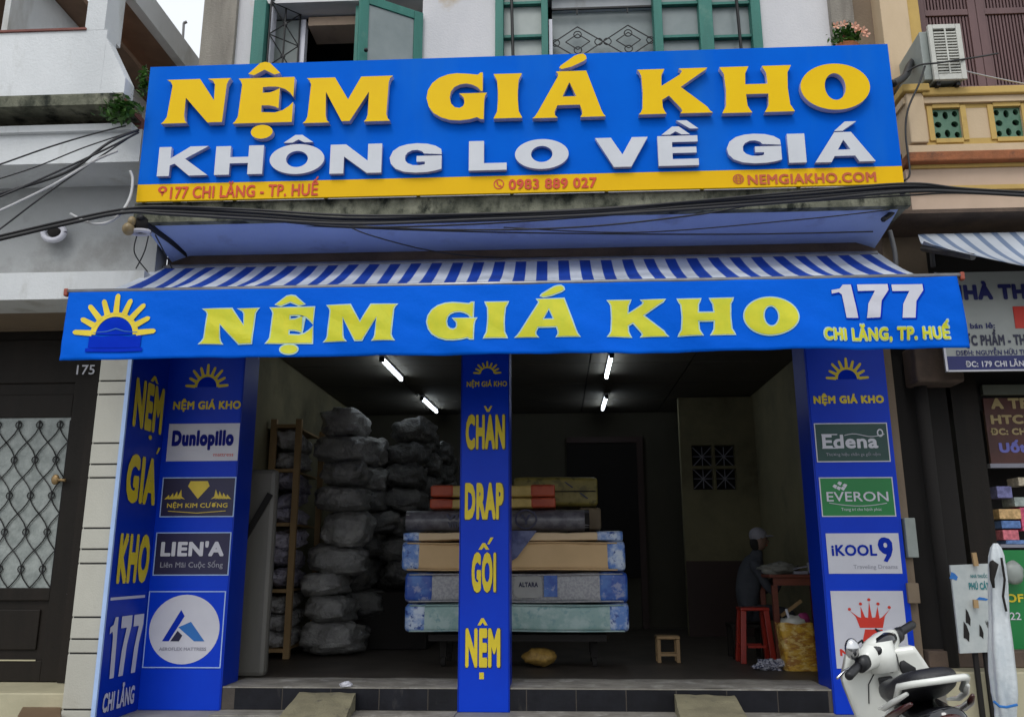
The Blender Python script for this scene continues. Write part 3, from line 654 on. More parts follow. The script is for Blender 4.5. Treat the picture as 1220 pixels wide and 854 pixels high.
put_text('CHI LĂNG, TP. HUẾ', (r[0]+.008, r[1]-.008, r[2]+.006, r[3]-.006), YA, m_valyel, awn, bold=.045, warp=lambda v: wr(v)+Vector((0,-.0068,0)))
def sun_logo(p, Y, fm, disc, parent, warp=None, thick=.11, base=None, rays=9, face='front'):
    X0, X1, Z0, Z1 = RP(*p, Y) if len(p) == 4 and face == 'front' else p
    polys = [ellipse(.5, 0, .305, .56, 24, 0, 180) + [( .5-.235, 0)] + ellipse(.5, 0, .235, .45, 24, 180, 0) ]
    put_shape(polys, (X0,X1,Z0,Z1), Y, fm, parent, name='sun_arch', warp=warp)
    for k in range(rays):
        a = rad(4 + 172*k/(rays-1)); L = 1.0 if k % 2 == 0 else .92
        wx, hz = X1-X0, Z1-Z0
        dx, dz = math.cos(a), math.sin(a)*(.5*2.0/2.0)*0+math.sin(a)
        p0 = Vector((.5+.28*dx, .51*dz)); p1 = Vector((.5+.5*L*dx, .97*L*dz)); d = Vector(((p1.x-p0.x)*wx, (p1.y-p0.y)*hz)); nn = Vector((-d.y, d.x)).normalized()
        t = thick*.16*wx*2.2
        q = []
        for pt, w_ in ((p0, t), (p1, t*.8)):
            q.append((Vector((pt.x*wx, pt.y*hz)), w_))
        e = d.normalized()*t*.8
        P = [q[0][0]+nn*t, q[1][0]+nn*t*.8, q[1][0]+e*.7+nn*t*.45, q[1][0]+e, q[1][0]+e*.7-nn*t*.45, q[1][0]-nn*t*.8, q[0][0]-nn*t]
        put_shape([[(v.x/wx, v.y/hz) for v in P]], (X0,X1,Z0,Z1), Y-.001, fm, parent, name='sun_ray', warp=warp)
    if disc:
        put_shape([ellipse(.5, 0, .225, .43, 24, 0, 180)], (X0,X1,Z0,Z1), Y-.0005, disc, parent, name='sun_disc', warp=warp)
wl = lambda v: wr(Vector((v.x, YA, v.z)))+Vector((0, v.y-YA-.0055, 0))
sun_logo((93,351.5,186,399), YA, m_banyel, m_navy, awn, warp=wl)
put_shape([[(0,0),(1,0),(1,.95),(.75,.88),(.5,1),(.25,.88),(0,.95)]], RP(107,399.5,168.5,415,YA), YA-.001, m_navy, awn, name='house_mark', warp=wl)
put_shape([[(0,0),(1,0),(1,.25),(0,.25)]], RP(104,402,171,420,YA), YA-.0025, m_navy, awn, name='house_mark', warp=wl)
put_shape([[(0,.1),(.3,.4),(.5,1),(.7,.4),(1,.1),(1,0),(.7,.25),(.5,.75),(.3,.25),(0,0)]], RP(113,391,165,397,YA), YA-.003, m_skyblue, awn, name='house_mark', warp=wl)

# ------------------------------------------------------------------ PILLAR BANNERS
def brand(parent, p, Y, bg_, border=m_bright, bw=.008):
    r = RP(*p, Y)
    b0 = obj('brand_panel', MB().box(r[0], r[1], Y-.004, Y, r[2], r[3]), bg_, parent)
    if border:
        obj('border_line', MB().box(r[0]-bw, r[0], Y-.005, Y, r[2]-bw, r[3]+bw).box(r[1], r[1]+bw, Y-.005, Y, r[2]-bw, r[3]+bw).box(r[0], r[1], Y-.005, Y, r[3]+.0001, r[3]+bw).box(r[0], r[1], Y-.005, Y, r[2]-bw, r[2]-.0001), border, b0)
    def sub(a, b, c, d):   # fractions of the panel, z down
        return (r[0]+(r[1]-r[0])*a, r[0]+(r[1]-r[0])*c, r[3]-(r[3]-r[2])*d, r[3]-(r[3]-r[2])*b)
    return b0, sub
YP0 = -.032
# left banner (front) and wing (return facing right)
LX0, LX1 = -3.2095, -2.575
lb = thing('banner', 'blue pillar banner left of the shop opening with four mattress brand panels and sun logo', 'banner', (-2.9, -.02, PAV), 'blue banners wrapped on the shop pillars')
obj('banner_sheet', MB().box(LX0, LX1, -.03, -.001, PAV+.002, 3.25), m_pilblue, lb, bevel=.004)
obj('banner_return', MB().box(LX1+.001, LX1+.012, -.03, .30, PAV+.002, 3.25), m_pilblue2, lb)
sun_logo((223,434,272,461), YP0, m_banyel, m_navy, lb)
put_text('NỆM GIÁ KHO', RP(206.5,477.5,287,487.5,YP0), YP0, m_banyel, lb, bold=.045, depth=.001)
b0, s = brand(lb, (200,504.5,284.5,549), YP0, m_panwhite, None)
put_text('Dunlopillo', s(.06,.17,.93,.60), YP0-.006, mat('print_deep_navy', (.006,.012,.20), None, 8, rough=.5, spec=.1), b0, bold=.07, depth=.001); put_text('mattress', s(.66,.78,.94,.88), YP0-.006, m_crown, b0, bold=.0)
b0, s = brand(lb, (193.5,569.5,279,614.5), YP0, m_pandark2)
put_shape([[(.1,1),(.9,1),(1,.72),(.5,0),(0,.72)]], s(.35,.08,.65,.55), YP0-.006, m_gold, b0, name='diamond_mark')
for sx_ in (0, 1):
    for k in range(4):
        cx = .26-.055*k if sx_ == 0 else .74+.055*k
        put_shape([[(0,0),(.4,.3),(.5,1),(.75,.5),(1,.0),(.6,.12)]] if sx_ else [[(1,0),(.6,.3),(.5,1),(.25,.5),(0,0),(.4,.12)]], s(cx-.06,.30+.045*k,cx+.06,.56), YP0-.006-.0004*k, m_gold, b0, name='scroll_mark')
put_text('NỆM KIM CƯƠNG', s(.08,.66,.92,.78), YP0-.006, m_gold, b0, bold=.02)
put_shape([[(0,.8),(.5,.2),(1,.8),(1,.6),(.5,0),(0,.6)]], s(.10,.84,.90,.93), YP0-.006, m_gold, b0, name='scroll_mark')
b0, s = brand(lb, (185.5,635,273,684), YP0, m_pandark2)
put_text("LIEN'A", s(.07,.20,.93,.56), YP0-.006, m_panwhite, b0, bold=.045, depth=.001); put_text('Liên Mãi Cuộc Sống', s(.08,.70,.93,.83), YP0-.006, m_grey, b0, bold=.01)
b0, s = brand(lb, (175,705,265,794), YP0, m_pilblue)
put_shape([ellipse(.5,.5,.5,.5,48)], s(.035,.035,.965,.965), YP0-.006, m_panwhite, b0, name='roundel')
put_shape([[(.0,0),(.55,1),(.68,.8),(.22,0)]], s(.22,.24,.62,.66), YP0-.008, m_logoblue, b0, name='logo_stroke')
put_shape([[(.0,.72),(.45,1),(1,0),(.62,0)]], s(.42,.40,.78,.66), YP0-.008, m_skyblue, b0, name='logo_stroke')
put_shape([[(.0,.0),(.45,1),(.8,.55),(.6,0)]], s(.33,.52,.52,.66), YP0-.009, m_pandark, b0, name='logo_stroke')
put_text('AEROFLEX MATTRESS', s(.19,.74,.81,.785), YP0-.008, m_grey, b0, bold=.02)
# wing
XW = -3.205; YW0 = -.64
wing = thing('banner', 'narrow side banner at far left reading nem gia kho 177 Chi Lang, edged pale blue', 'banner', (XW-.02, -.3, PAV), 'blue banners wrapped on the shop pillars')
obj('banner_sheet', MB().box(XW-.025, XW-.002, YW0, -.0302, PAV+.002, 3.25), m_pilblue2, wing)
obj('edge_strip', MB().box(XW-.03, XW+.0, YW0-.022, YW0-.001, PAV+.002, 3.25), m_bright, wing)
def wtext(body, pt, pb, u0, u1, m, bold=.05, off=.004):
    xm = 0; L = -.034-YW0
    z1 = W(*pt, x=XW).z; z0 = W(*pb, x=XW).z
    put_text(body, (YW0+L*u0, YW0+L*u1, z0, z1), XW+off, m, wing, bold=bold, depth=.001, face='right')
wtext('NEM', (188,459), (178,514), .12, .92, m_banyel, .055)
wtext('GIA', (181,545), (175,601), .12, .92, m_banyel, .055)
def wacc(poly, pt, hw, hh):
    c = W(*pt, x=XW); put_shape(poly, (c.y-hw, c.y+hw, c.z-hh, c.z+hh), XW+.004, m_banyel, wing, name='accent', face='right')
wacc(CIRC2, (184,452), .07, .026); wacc(DOT, (178.5,521), .028, .018); wacc(ACUTE2, (188,537), .035, .028)
wtext('KHO', (166,635), (160,694), .12, .92, m_banyel, .055)
for dg, u0, u1 in ((D1,.10,.30),(D7,.36,.62),(D7,.67,.93)):
    z1_, z0_ = W(152,733,x=XW).z, W(146,804,x=XW).z; L_w = -.034-YW0
    put_shape(dg, (YW0+L_w*u0, YW0+L_w*u1, z0_, z1_), XW+.004, m_panwhite, wing, name='numeral', face='right')
wtext('CHI LĂNG', (143,820), (140,843), .10, .86, m_panwhite, .04)
zz = W(155, 711, x=XW).z; obj('rule_line', MB().box(XW-.001, XW+.003, YW0+.03, -.09, zz-.012, zz+.008), m_panwhite, wing)
# centre
cb = thing('banner', 'narrow blue banner on the centre pillar reading chan drap goi nem in yellow', 'banner', (-.56, -.02, PAV), 'blue banners wrapped on the shop pillars')
obj('banner_sheet', MB().box(-.748, -.372, -.03, -.001, PAV+.002, 3.25), m_pilblue, cb, bevel=.004)
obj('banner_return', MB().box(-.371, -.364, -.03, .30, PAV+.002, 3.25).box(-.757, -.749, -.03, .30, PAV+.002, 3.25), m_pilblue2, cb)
sun_logo((564.5,430.5,596.5,445), YP0, m_banyel, None, cb)
put_text('NỆM GIÁ KHO', RP(556,454,604,460.5,YP0), YP0, m_banyel, cb, bold=.03, depth=.001)
m_dkout = mat('dark_outline', (.02,.03,.10), None, 9, rough=.5)
BREVE = [[(0,1),(.22,1),(.5,.35),(.78,1),(1,1),(.66,0),(.34,0)]]
for nm_, poly_, p in (('breve',BREVE,(576.5,483.5,586.5,490.5)),('circumflex',CIRC2,(570,646.5,583,654.5)),('acute',ACUTE2,(580.5,640,588,648)),('circumflex',CIRC2,(569,736,581,744.5)),('dot',[[(0,0),(1,0),(1,1),(0,1)]],(571,800.5,576.5,808.5))):
    put_shape(poly_, RP(*p, YP0), YP0-.003, m_banyel, cb, name='accent')
for t_, p in (('CHAN',(555,493,601.5,535)),('DRAP',(554,574,600,618.5)),('GOI',(562,657,591,705)),('NEM',(554.5,747,596,794.5))):
    r = RP(*p, YP0)
    put_text(t_, (r[0]-.004, r[1]+.008, r[2]-.008, r[3]+.002), YP0, m_dkout, cb, bold=.060, depth=.001)
    put_text(t_, r, YP0-.003, m_banyel, cb, bold=.055, depth=.001)
# right
rb = thing('banner', 'blue pillar banner with green and white brand panels, behind the scooter', 'banner', (2.34, -.02, PAV), 'blue banners wrapped on the shop pillars')
obj('banner_sheet', MB().box(2.028, 2.645, -.03, -.001, PAV+.002, 3.25), m_pilblue, rb, bevel=.004)
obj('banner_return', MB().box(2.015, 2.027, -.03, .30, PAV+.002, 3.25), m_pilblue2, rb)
sun_logo((984,426.5,1033,451.5), YP0, m_banyel, m_navy, rb)
put_text('NỆM GIÁ KHO', RP(969,471,1053,480.5,YP0), YP0, m_banyel, rb, bold=.06, depth=.001)
b0, s = brand(rb, (972.5,505,1057.5,549), YP0, m_dgreen, m_panwhite)
def serif_text(body, rr, Y, m, par, bold):
    put_text(body, rr, Y, m, par, bold=bold, depth=.001)
serif_text('Edena', s(.08,.28,.86,.66), YP0-.006, m_panwhite, b0, .03)
g = MB(); q = s(.40,.20,.96,.36)
g.tube([(q[0]+(q[1]-q[0])*t/10, YP0-.008, q[2]+(q[3]-q[2])*(.3+.25*math.sin(t*.7))) for t in range(11)], .0035, 5)
obj('leaf_stroke', g, m_panwhite, b0)
put_shape([ellipse(.5,.5,.5,.5,16), ellipse(.5,.5,.3,.34,12)], s(.86,.14,.95,.36), YP0-.006, m_panwhite, b0, name='leaf_mark')
for xq in (.085, .10): pass
q = s(.075,.27,.30,.665); put_shape([[(0,0),(1,0),(1,.08),(0,.08)]], q, YP0-.0065, m_panwhite, b0, name='serif_mark'); put_shape([[(0,.93),(1,.93),(1,1),(0,1)]], q, YP0-.0065, m_panwhite, b0, name='serif_mark')
put_text('Thương hiệu chăn ga gối nệm', s(.12,.78,.88,.86), YP0-.006, m_grey, b0, bold=.0)
b0, s = brand(rb, (978.5,569.5,1064,614), YP0, m_green, m_panwhite)
serif_text('EVERON', s(.07,.36,.93,.62), YP0-.006, m_panwhite, b0, .01)
g = MB(); q = s(.10,.62,.90,.76)
g.tube([(q[0]+(q[1]-q[0])*t/14, YP0-.008, q[2]+(q[3]-q[2])*(.7-.6*math.sin(t/14*3.0))) for t in range(15)], .003, 5); obj('underline_stroke', g, m_panwhite, b0)
put_text('Trang trí cho hạnh phúc', s(.26,.79,.82,.87), YP0-.006, m_panwhite, b0, bold=.0)
for k, (a_, b_) in enumerate(((.20,.22),(.27,.14),(.34,.20),(.31,.28),(.25,.27))):
    put_shape([[(0,.5),(.4,1),(1,.7),(.6,0)]], s(a_-.035,b_-.06,a_+.035,b_+.06), YP0-.006-.0004*k, m_panwhite, b0, name='leaf_mark')
b0, s = brand(rb, (985.5,635,1072.5,683), YP0, m_panwhite, None)
put_text('iKOOL', s(.06,.28,.68,.56), YP0-.006, m_logoblue, b0, bold=.03, depth=.001)
put_shape([[(.5,1),(.82,.94),(1,.78),(1,.5),(.85,.25),(.55,0),(.3,.05),(.55,.3),(.3,.36),(.08,.5),(0,.7),(.1,.88),(.28,.98)], ellipse(.52,.68,.13,.10,14)], s(.70,.10,.90,.72), YP0-.006, m_logoblue, b0, name='nine_mark')
put_text('Traveling Dreams', s(.34,.78,.94,.88), YP0-.006, m_grey, b0, bold=.0)
b0, s = brand(rb, (993,703.5,1080,796), YP0, m_panwhite, None)
cr = [[(.22,0),(.78,0),(.86,.45),(1.0,.72),(.80,.42),(.72,.35),(.70,.82),(.62,.40),(.54,.38),(.50,1),(.44,.38),(.37,.40),(.28,.82),(.27,.38),(.20,.42),(0,.66),(.14,.42)]]
put_shape(cr, s(.24,.14,.80,.48), YP0-.006, m_crown, b0, name='crown_mark')
for cx, cy in ((.24,.24),(.40,.17),(.52,.115),(.64,.17),(.79,.215)): put_shape(DOT, s(cx-.022,cy-.02,cx+.022,cy+.02), YP0-.007, m_crown, b0, name='crown_bead')
put_text('NỆM HÀNH', s(.06,.75,.94,.84), YP0-.006, m_crown, b0, bold=.05)
put_shape([[(0,0),(.15,1),(.85,1),(1,0)]], s(.38,.50,.72,.66), YP0-.006, m_crown, b0, name='crown_base')

# ------------------------------------------------------------------ LEFT HOUSE (175)
lh = thing('neighbour_house', 'white and grey neighbouring house at left with dark door number 175', 'building', (-5, 0, PAV))
YC = -.62
cx0, cx1 = W(97,640,y=YC).x, XW-.032
obj('column_core', MB().box(cx0+.006, cx1-.004, YC+.012, .0, PAV, 3.22), m_joint, lh)
col = obj('stone_column', MB().box(cx0+.006, cx1-.006, YC+.008, YC+.0115, PAV, 3.22), m_joint, lh)
js = [380, 408, 454, 470, 528, 553, 569, 629, 654, 671, 735, 761, 778, 845, 860]
zs = [W(120, j, y=YC).z for j in js]
for a_, b_ in zip(zs[:-1], zs[1:]):
    if b_ > PAV-.1:
        obj('stone_block', MB().box(cx0, cx1, YC-.004-random.random()*.004, YC+.0075, max(b_, PAV)+.006, a_-.006), m_stone, col, bevel=.004)
    else:
        obj('stone_block', MB().box(cx0, cx1, YC-.006, YC+.0075, PAV+.003, a_-.006), m_stone, col, bevel=.004)
obj('pavement_block', MB().box(cx0-.02, cx1+.0, YC-.05, YC-.011, PAV+.003, PAV+.012), m_cream, lh)
obj('column_side', MB().box(cx0-.004, cx0+.004, YC+.013, .12, PAV, 3.22), m_stone, lh)
# recess: soffit, beam, door
YD = .2
zb1, zb0 = W(50,325,y=-.65).z, W(50,357,y=-.65).z
obj('beam', MB().box(-9, XL+.03, -.66, -.30, zb0, zb1), m_wallwhite, lh)
obj('recess_soffit', MB().box(-9, XL-.03, -.299, YD+.3, zb0+.002, zb0+.1), m_tan, lh)
obj('upper_grey_wall', MB().box(-9, XL+.03, -.50, -.31, zb1+.001, 4.31), m_greyplaster, lh)
zd1 = W(50, 391, y=YD).z; zd0 = W(50, 812, y=YD).z
obj('door_wall', MB().box(-9, W(2,600,y=YD).x-.25, YD+.05, YD+.2, PAV, zb0), m_tan, lh)
obj('threshold', MB().box(-9, cx0-.005, -.35, YD+.3, PAV-.05, zd0-.004), m_cream, lh, bevel=.01)
pt = [W(x_, y_, z=PAV+.06) for x_, y_ in ((22,852),(30,838),(72,836),(72,870),(10,880))]
obj('doorstep_inset', MB().prism([(p.x, p.y, PAV+.02) for p in pt], (0,0,.05)), m_brownstep, lh)
door = obj('door', MB().box(-5.45, cx0+.03, YD+.03, YD+.07, zd0, zd1), m_door, lh)
dx = lambda p, q=600: W(p, q, y=YD).x
r_ = RP(12, 499, 71, 699, YD)
# stiles & rails proud of the leaf
xs0, xs1 = dx(8), dx(72); xsr = dx(96)
zr1, zr0 = W(50,497,y=YD).z, W(35,700,y=YD).z
obj('door_stile', MB().box(xs1, xsr, YD-.0, YD+.029, zd0+.004, zd1-.02), m_door, door, bevel=.006)
obj('door_stile', MB().box(xs0-.62, xs0-.45, YD-.0, YD+.029, zd0+.004, zd1-.02), m_door, door, bevel=.006)
obj('door_rail', MB().box(xs0-.449, xs1-.001, YD+.002, YD+.029, zr1, zr1+.20), m_door, door, bevel=.006)
obj('door_rail', MB().box(xs0-.449, xs1-.001, YD+.002, YD+.029, zr0-.10, zr0), m_door, door, bevel=.006)
obj('door_rail', MB().box(xs0-.449, xs1-.001, YD+.002, YD+.029, zd0+.004, zd0+.16), m_door, door, bevel=.006)
obj('door_panel', MB().box(xs0-.37, xs1-.07, YD+.012, YD+.029, zd0+.24, zr0-.17), m_door, door, bevel=.012)
zq = W(30, 786, y=YD).z; obj('door_trim', MB().box(xs0-.45, xs1-.05, YD-.006, YD+.001, zq-.006, zq+.004), m_cream, door)
obj('transom_panel', MB().box(xs0-.449, xsr-.13, YD+.01, YD+.029, zr1+.30, zd1-.1), m_frost and m_door, door, bevel=.01)
obj('door_jamb', MB().box(xsr+.001, cx0+.05, YD-.05, YD+.03, zd0, zd1+.0), m_door, lh)
obj('door_head', MB().box(-5.5, xsr+.0, YD-.04, YD+.028, zd1-.019, zd1+.03), m_tan, lh)
obj('door_head', MB().box(-5.5, cx0+.05, YD+.0, YD+.2, zd1+.031, zb0), m_tan, lh)
pane = obj('glass_pane', MB().box(xs0-.449, xs1, YD+.020, YD+.0285, zr0, zr1), m_frost, door)
g = MB(); gx0, gx1 = xs0-.449, xs1; cw_ = (gx1-gx0)/ 5.0; chh = .30
# wavy ogee ironwork
nrow = int((zr1-zr0)/chh)+2
for k in range(6):
    for sgn in (0, 1):
        pts = []
        for t in range(0, nrow*8+1):
            z = zr0+t*chh/8
            if z > zr1: break
            ph = math.pi*(z-zr0)/chh + sgn*math.pi
            xo = gx0 + k*cw_ + cw_*.5*math.sin(ph)*(1 if True else 1)
            xo = min(max(xo, gx0+.004), gx1-.004)
            pts.append((xo, YD+.008, z))
        g.tube(pts, .005, 5)
for k in range(int((zr1-zr0)/chh)+1):
    for j in range(5):
        cxx = gx0+(j+.5)*cw_; czz = zr0+k*chh+chh*.5
        if czz < zr1-.05: g.tube([(cxx+.028*math.cos(t*.785), YD+.008, czz+.028*math.sin(t*.785)) for t in range(9)], .005, 5, False)
obj('iron_scrollwork', g, m_iron, door)
hp = W(66, 571, y=YD-.03)
obj('door_handle', MB().ball(hp, .035, .02, .045, 12, 8).tube([hp, hp+Vector((.10,-.02,-.01))], .012, 8), m_brass, door, smooth=True)
hp = W(83, 707, y=YD-.01); obj('door_handle', MB().ball(hp, .02, .02, .025, 10, 6), m_panwhite, door, smooth=True)
xn = W(102, 440, y=YD-.06)
put_text('175', RP(91.5, 434.5, 113, 446, YD-.06), YD-.055, m_panwhite, lh, bold=.01, depth=.006, name='house_number')
# soffit and fascia of the first floor
YF = -.92
zf = 4.31
obj('first_floor_slab', MB().box(-9, XL+.03, YF, .5, zf, W(60,157,y=YF).z), m_wallwhite, lh)
obj('fascia_lip', MB().box(-9, XL-.035, YF-.04, .5, W(60,157,y=YF-.04).z+.001, W(60,149,y=YF-.04).z), m_wallwhite, lh)
YQ = -1.08
zq1, zq0 = W(60,114,y=YQ).z, W(60,127,y=YQ).z
obj('recess_boards', MB().box(-9, XL-.05, -.80, -.7, W(60,150,y=-.8).z-.05, zq0+.05), m_maroon, lh)
obj('boarded_soffit', MB().box(-9, XL-.05, YQ+.02, -.801, zq0+.006, zq0+.06), m_maroon, lh)
obj('stained_edge', MB().box(-9, XL-.06, YQ-.012, YQ+.3, zq0, zq1), m_moss, lh)
Pq = lambda x_, y_: (W(x_, y_, y=YQ).x, YQ, W(x_, y_, y=YQ).z)
ztop = W(60, 38, y=YQ).z
xr = XL-.06
g = MB(); g.box(-9, W(127,45,y=YQ).x, YQ, YQ+.14, zq1+.001, ztop); obj('balcony_parapet', g, m_wallwhite, lh)
a0 = W(127,45,y=YQ); a1 = W(174,92,y=YQ)
g = MB().prism([(a0.x+.001, YQ, zq1+.001), (xr, YQ, zq1+.001), (xr, YQ, a1.z), (a0.x+.001, YQ, a0.z)], (0,.14,0)); obj('balcony_parapet', g, m_wallwhite, lh)
obj('parapet_lip', MB().box(-9, W(103,38,y=YQ).x, YQ-.015, YQ+.16, ztop+.001, ztop+.018), m_maroon, lh)
obj('balcony_column', MB().box(W(103,20,y=YQ).x, W(126,20,y=YQ).x, YQ, YQ+.25, ztop+.002, 8.2), m_wallwhite, lh)
ZR = 6.6
rp = [W(x_, y_, z=ZR) for x_, y_ in ((148,0),(206,73),(235,110),(150,110),(118,45),(118,-30),(124,-30))]
obj('roof_slab', MB().prism([(p.x, p.y, ZR) for p in rp], (0,0,.02)), m_brownceil, lh)
e0, e1 = W(124,-30,z=ZR), W(235,110,z=ZR)
d_ = (e1-e0).normalized(); nrm = Vector((d_.y, -d_.x, 0)); nrm = nrm if nrm.x > 0 else -nrm
obj('roof_fascia', MB().prism([(e0.x,e0.y,ZR-.0), (e1.x,e1.y,ZR-.0), (e1.x+nrm.x*.10,e1.y+nrm.y*.10,ZR-.0), (e0.x+nrm.x*.10,e0.y+nrm.y*.10,ZR-.0)], (0,0,.28)), m_wallwhite, lh)
obj('loggia_ceiling', MB().box(-9, W(112,20,y=0).x, YQ+.15, 2.5, 6.3, 6.35), m_brownceil, lh)
obj('loggia_back', MB().box(-9, W(20,20,y=2).x-.6, 1.9, 2.0, 5, 6.29), m_black, lh)
obj('loggia_side', MB().box(W(107,20,y=.4).x, W(107,20,y=.4).x+.05, YQ+.3, 2.5, 5, 6.29), m_wallwhite, lh)
obj('house_back', MB().box(-9, -5.2, 2.51, 2.7, PAV, 6.3), m_black, lh)

# ------------------------------------------------------------------ RIGHT HOUSE (179)
rh = thing('neighbour_house', 'cream and ochre neighbouring house at right with purple louvred shutters and green lattice blocks', 'building', (4.2, 0, PAV))
YR = -.50; YRW = .10
Zr = lambda py, Y=YR, px=1150: W(px, py, y=Y).z
XE = 8.0
xb0 = 2.72
obj('party_column', MB().box(W(1018,30,y=0).x+.005, W(1052,30,y=0).x+.14, .02, .5, 3.0, ZT), m_tan, rh)
obj('cream_pilaster', MB().box(W(1050,50,y=-.1).x, W(1083,50,y=-.1).x, -.16, .4, W(1070,98,y=-.16).z, ZT), m_yelcol, rh, bevel=.008)
obj('ochre_pilaster', MB().box(W(1083,50,y=-.1).x+.001, W(1098,50,y=-.1).x, -.13, .4, Zr(100,YRW), ZT), m_yeltrim, rh, bevel=.006)
obj('rear_wall', MB().box(xb0, XE, .42, .6, 3.2, ZT), m_pink, rh)
# shutters
X0 = W(1097, 50, y=YRW).x
sh = obj('shutter_window', MB().box(X0, XE, YRW+.06, YRW+.10, 4.2, 6.9), m_black, rh)
lw = (W(1160,50,y=YRW).x - W(1097,50,y=YRW).x)
for k in range(4):
    xa_ = X0+k*lw*1.14; zt_ = 6.9
    g = MB(); zlo = Zr(112, YRW); fw = .07
    zmid = Zr(15, YRW, 1130)
    g.box(xa_, xa_+fw, YRW, YRW+.05, zlo, zt_).box(xa_+lw*1.13-fw, xa_+lw*1.13, YRW, YRW+.05, zlo, zt_)
    g.box(xa_+fw+.001, xa_+lw*1.13-fw-.001, YRW+.002, YRW+.05, zmid-.03, zmid+.03).box(xa_+fw+.001, xa_+lw*1.13-fw-.001, YRW+.002, YRW+.05, zlo, zlo+.08)
    lf = obj('shutter_leaf', g, m_louvre, rh, bevel=.004)
    nb = 13; wbar = (lw*1.13-2*fw)/nb
    bmsh = MB().box(0, wbar*.55, 0, .02, 0, zmid-zlo-.12).mesh('slat', m_louvre)
    bmsh2 = MB().box(0, wbar*.55, 0, .02, 0, zt_-zmid-.04).mesh('slat', m_louvre)
    for q in range(nb):
        share('slat', bmsh, (xa_+fw+(q+.25)*wbar, YRW+.015, zlo+.085), lf)
        share('slat', bmsh2, (xa_+fw+(q+.25)*wbar, YRW+.015, zmid+.035), lf)
# balcony wall
x_l = W(1079, 140, y=YR).x
obj('balcony_coping', MB().box(W(1098,105,y=YR-.06).x, XE, YR-.06, YRW-.01, Zr(112,YR-.06), Zr(103,YR-.06)), m_yeltrim, rh, bevel=.01)
obj('balcony_coping', MB().box(x_l-.02, XE, YR-.03, YRW-.02, Zr(124), Zr(112,YR-.06)-.002), m_yelcol, rh)
obj('balcony_post', MB().box(x_l, W(1100,140,y=YR).x, YR-.05, YRW, Zr(172), Zr(113)), m_yelcol, rh, bevel=.01)
obj('post_cap', MB().box(x_l-.03, W(1103,110,y=YR).x, YR-.08, YRW, Zr(113)+.001, Zr(104)), m_yeltrim, rh, bevel=.01)
obj('balcony_backing', MB().box(x_l+.02, XE, YR+.06, YR+.10, Zr(174), Zr(124)), m_black, rh)
zt0, zt1 = Zr(172), Zr(118)
zo0, zo1 = Zr(165), Zr(129)
xw_ = [W(p, 147, y=YR).x for p in (1112, 1145, 1185, 1218)]
pitch = xw_[2]-xw_[0]; ow = xw_[1]-xw_[0]
obj('balcony_band', MB().box(W(1100,140,y=YR).x+.001, XE, YR, YR+.05, zo1, Zr(124)-.001), m_yeltrim, rh)
obj('balcony_band', MB().box(W(1100,140,y=YR).x+.001, XE, YR, YR+.05, Zr(174), zo0), m_yeltrim, rh)
xq = W(1100,140,y=YR).x+.001; k = 0
while xq < 6.5:
    oa = xw_[0]+k*pitch
    obj('balcony_pier', MB().box(xq, oa, YR+.001, YR+.05, zo0+.001, zo1-.001), m_yelcol, rh)
    fr = obj('block_frame', MB().box(oa-.045, oa-.001, YR-.014, YR+.0, zo0-.02, zo1+.02).box(oa+ow+.001, oa+ow+.045, YR-.014, YR+.0, zo0-.02, zo1+.02).box(oa, oa+ow, YR-.014, YR+.0, zo1, zo1+.04).box(oa, oa+ow, YR-.014, YR+.0, zo0-.04, zo0), m_yeltrim, rh, bevel=.004)
    cxx, czz = oa+ow/2, (zo0+zo1)/2; hw, hh = ow/2, (zo1-zo0)/2
    star = []
    for t in range(32):
        a_ = 2*math.pi*t/32; rr_ = .42+.20*math.cos(4*a_ + math.pi)
        star.append((.5+rr_*.9*math.cos(a_), .5+rr_*.9*math.sin(a_)))
    sq = [(0,0),(1,0),(1,1),(0,1)]
    petals = [sq] + [[(.5+.5*(.60*math.cos(b_)+(.26 if abs(math.cos(b_))>.5 else .20)*math.cos(a_))*1.0, .5+.5*(.60*math.sin(b_)+(.26 if abs(math.sin(b_))>.5 else .20)*math.sin(a_))) for a_ in (2*math.pi*t/14 for t in range(14))] for b_ in (0, math.pi/2, math.pi, 3*math.pi/2)] \
        + [[(.5+.5*(.98*math.cos(b_)+.20*math.cos(a_)), .5+.5*(.98*math.sin(b_)+.20*math.sin(a_))) for a_ in (2*math.pi*t/10 for t in range(10))] for b_ in (math.pi/4, 3*math.pi/4, 5*math.pi/4, 7*math.pi/4)]
    me = outline_mesh(petals, ow, zo1-zo0, .04); set_mats(me, m_jade); lay(me, (oa, YR+.055, zo0))
    obj('lattice_block', me, None, fr)
    xq = oa+ow; k += 1
obj('terracotta_cornice', MB().box(W(1082,184,y=YR-.08).x, XE, YR-.08, YR+.10, Zr(191,YR-.08), Zr(179,YR-.08)), m_terra, rh, bevel=.012)
obj('cornice_bed', MB().box(W(1084,184,y=YR-.04).x, XE, YR-.035, YR+.10, Zr(179,YR-.08)+.001, Zr(174)-.001), m_yelcol, rh)
obj('stained_band', MB().box(W(1084,195,y=YR).x, XE, YR-.02, YR+.10, Zr(199,YR-.02), Zr(191,YR-.08)-.001), m_yeltrim, rh)
obj('lower_band', MB().box(W(1080,215,y=YR).x, XE, YR, YR+.2, Zr(222), Zr(199,YR-.02)-.001), m_pink, rh)
obj('lower_moulding', MB().box(W(1080,215,y=YR).x, XE, YR-.02, YR+.2, Zr(226,YR-.02), Zr(222)-.001), m_yeltrim, rh)
obj('lower_band', MB().box(W(1086,235,y=YR).x, XE, YR+.01, YR+.2, Zr(248), Zr(226,YR-.02)-.001), m_pink, rh)
zsf = Zr(248)
obj('dark_soffit', MB().box(2.72, XE, YR+.012, .9, zsf-.03, zsf-.001), m_browndirt, rh)
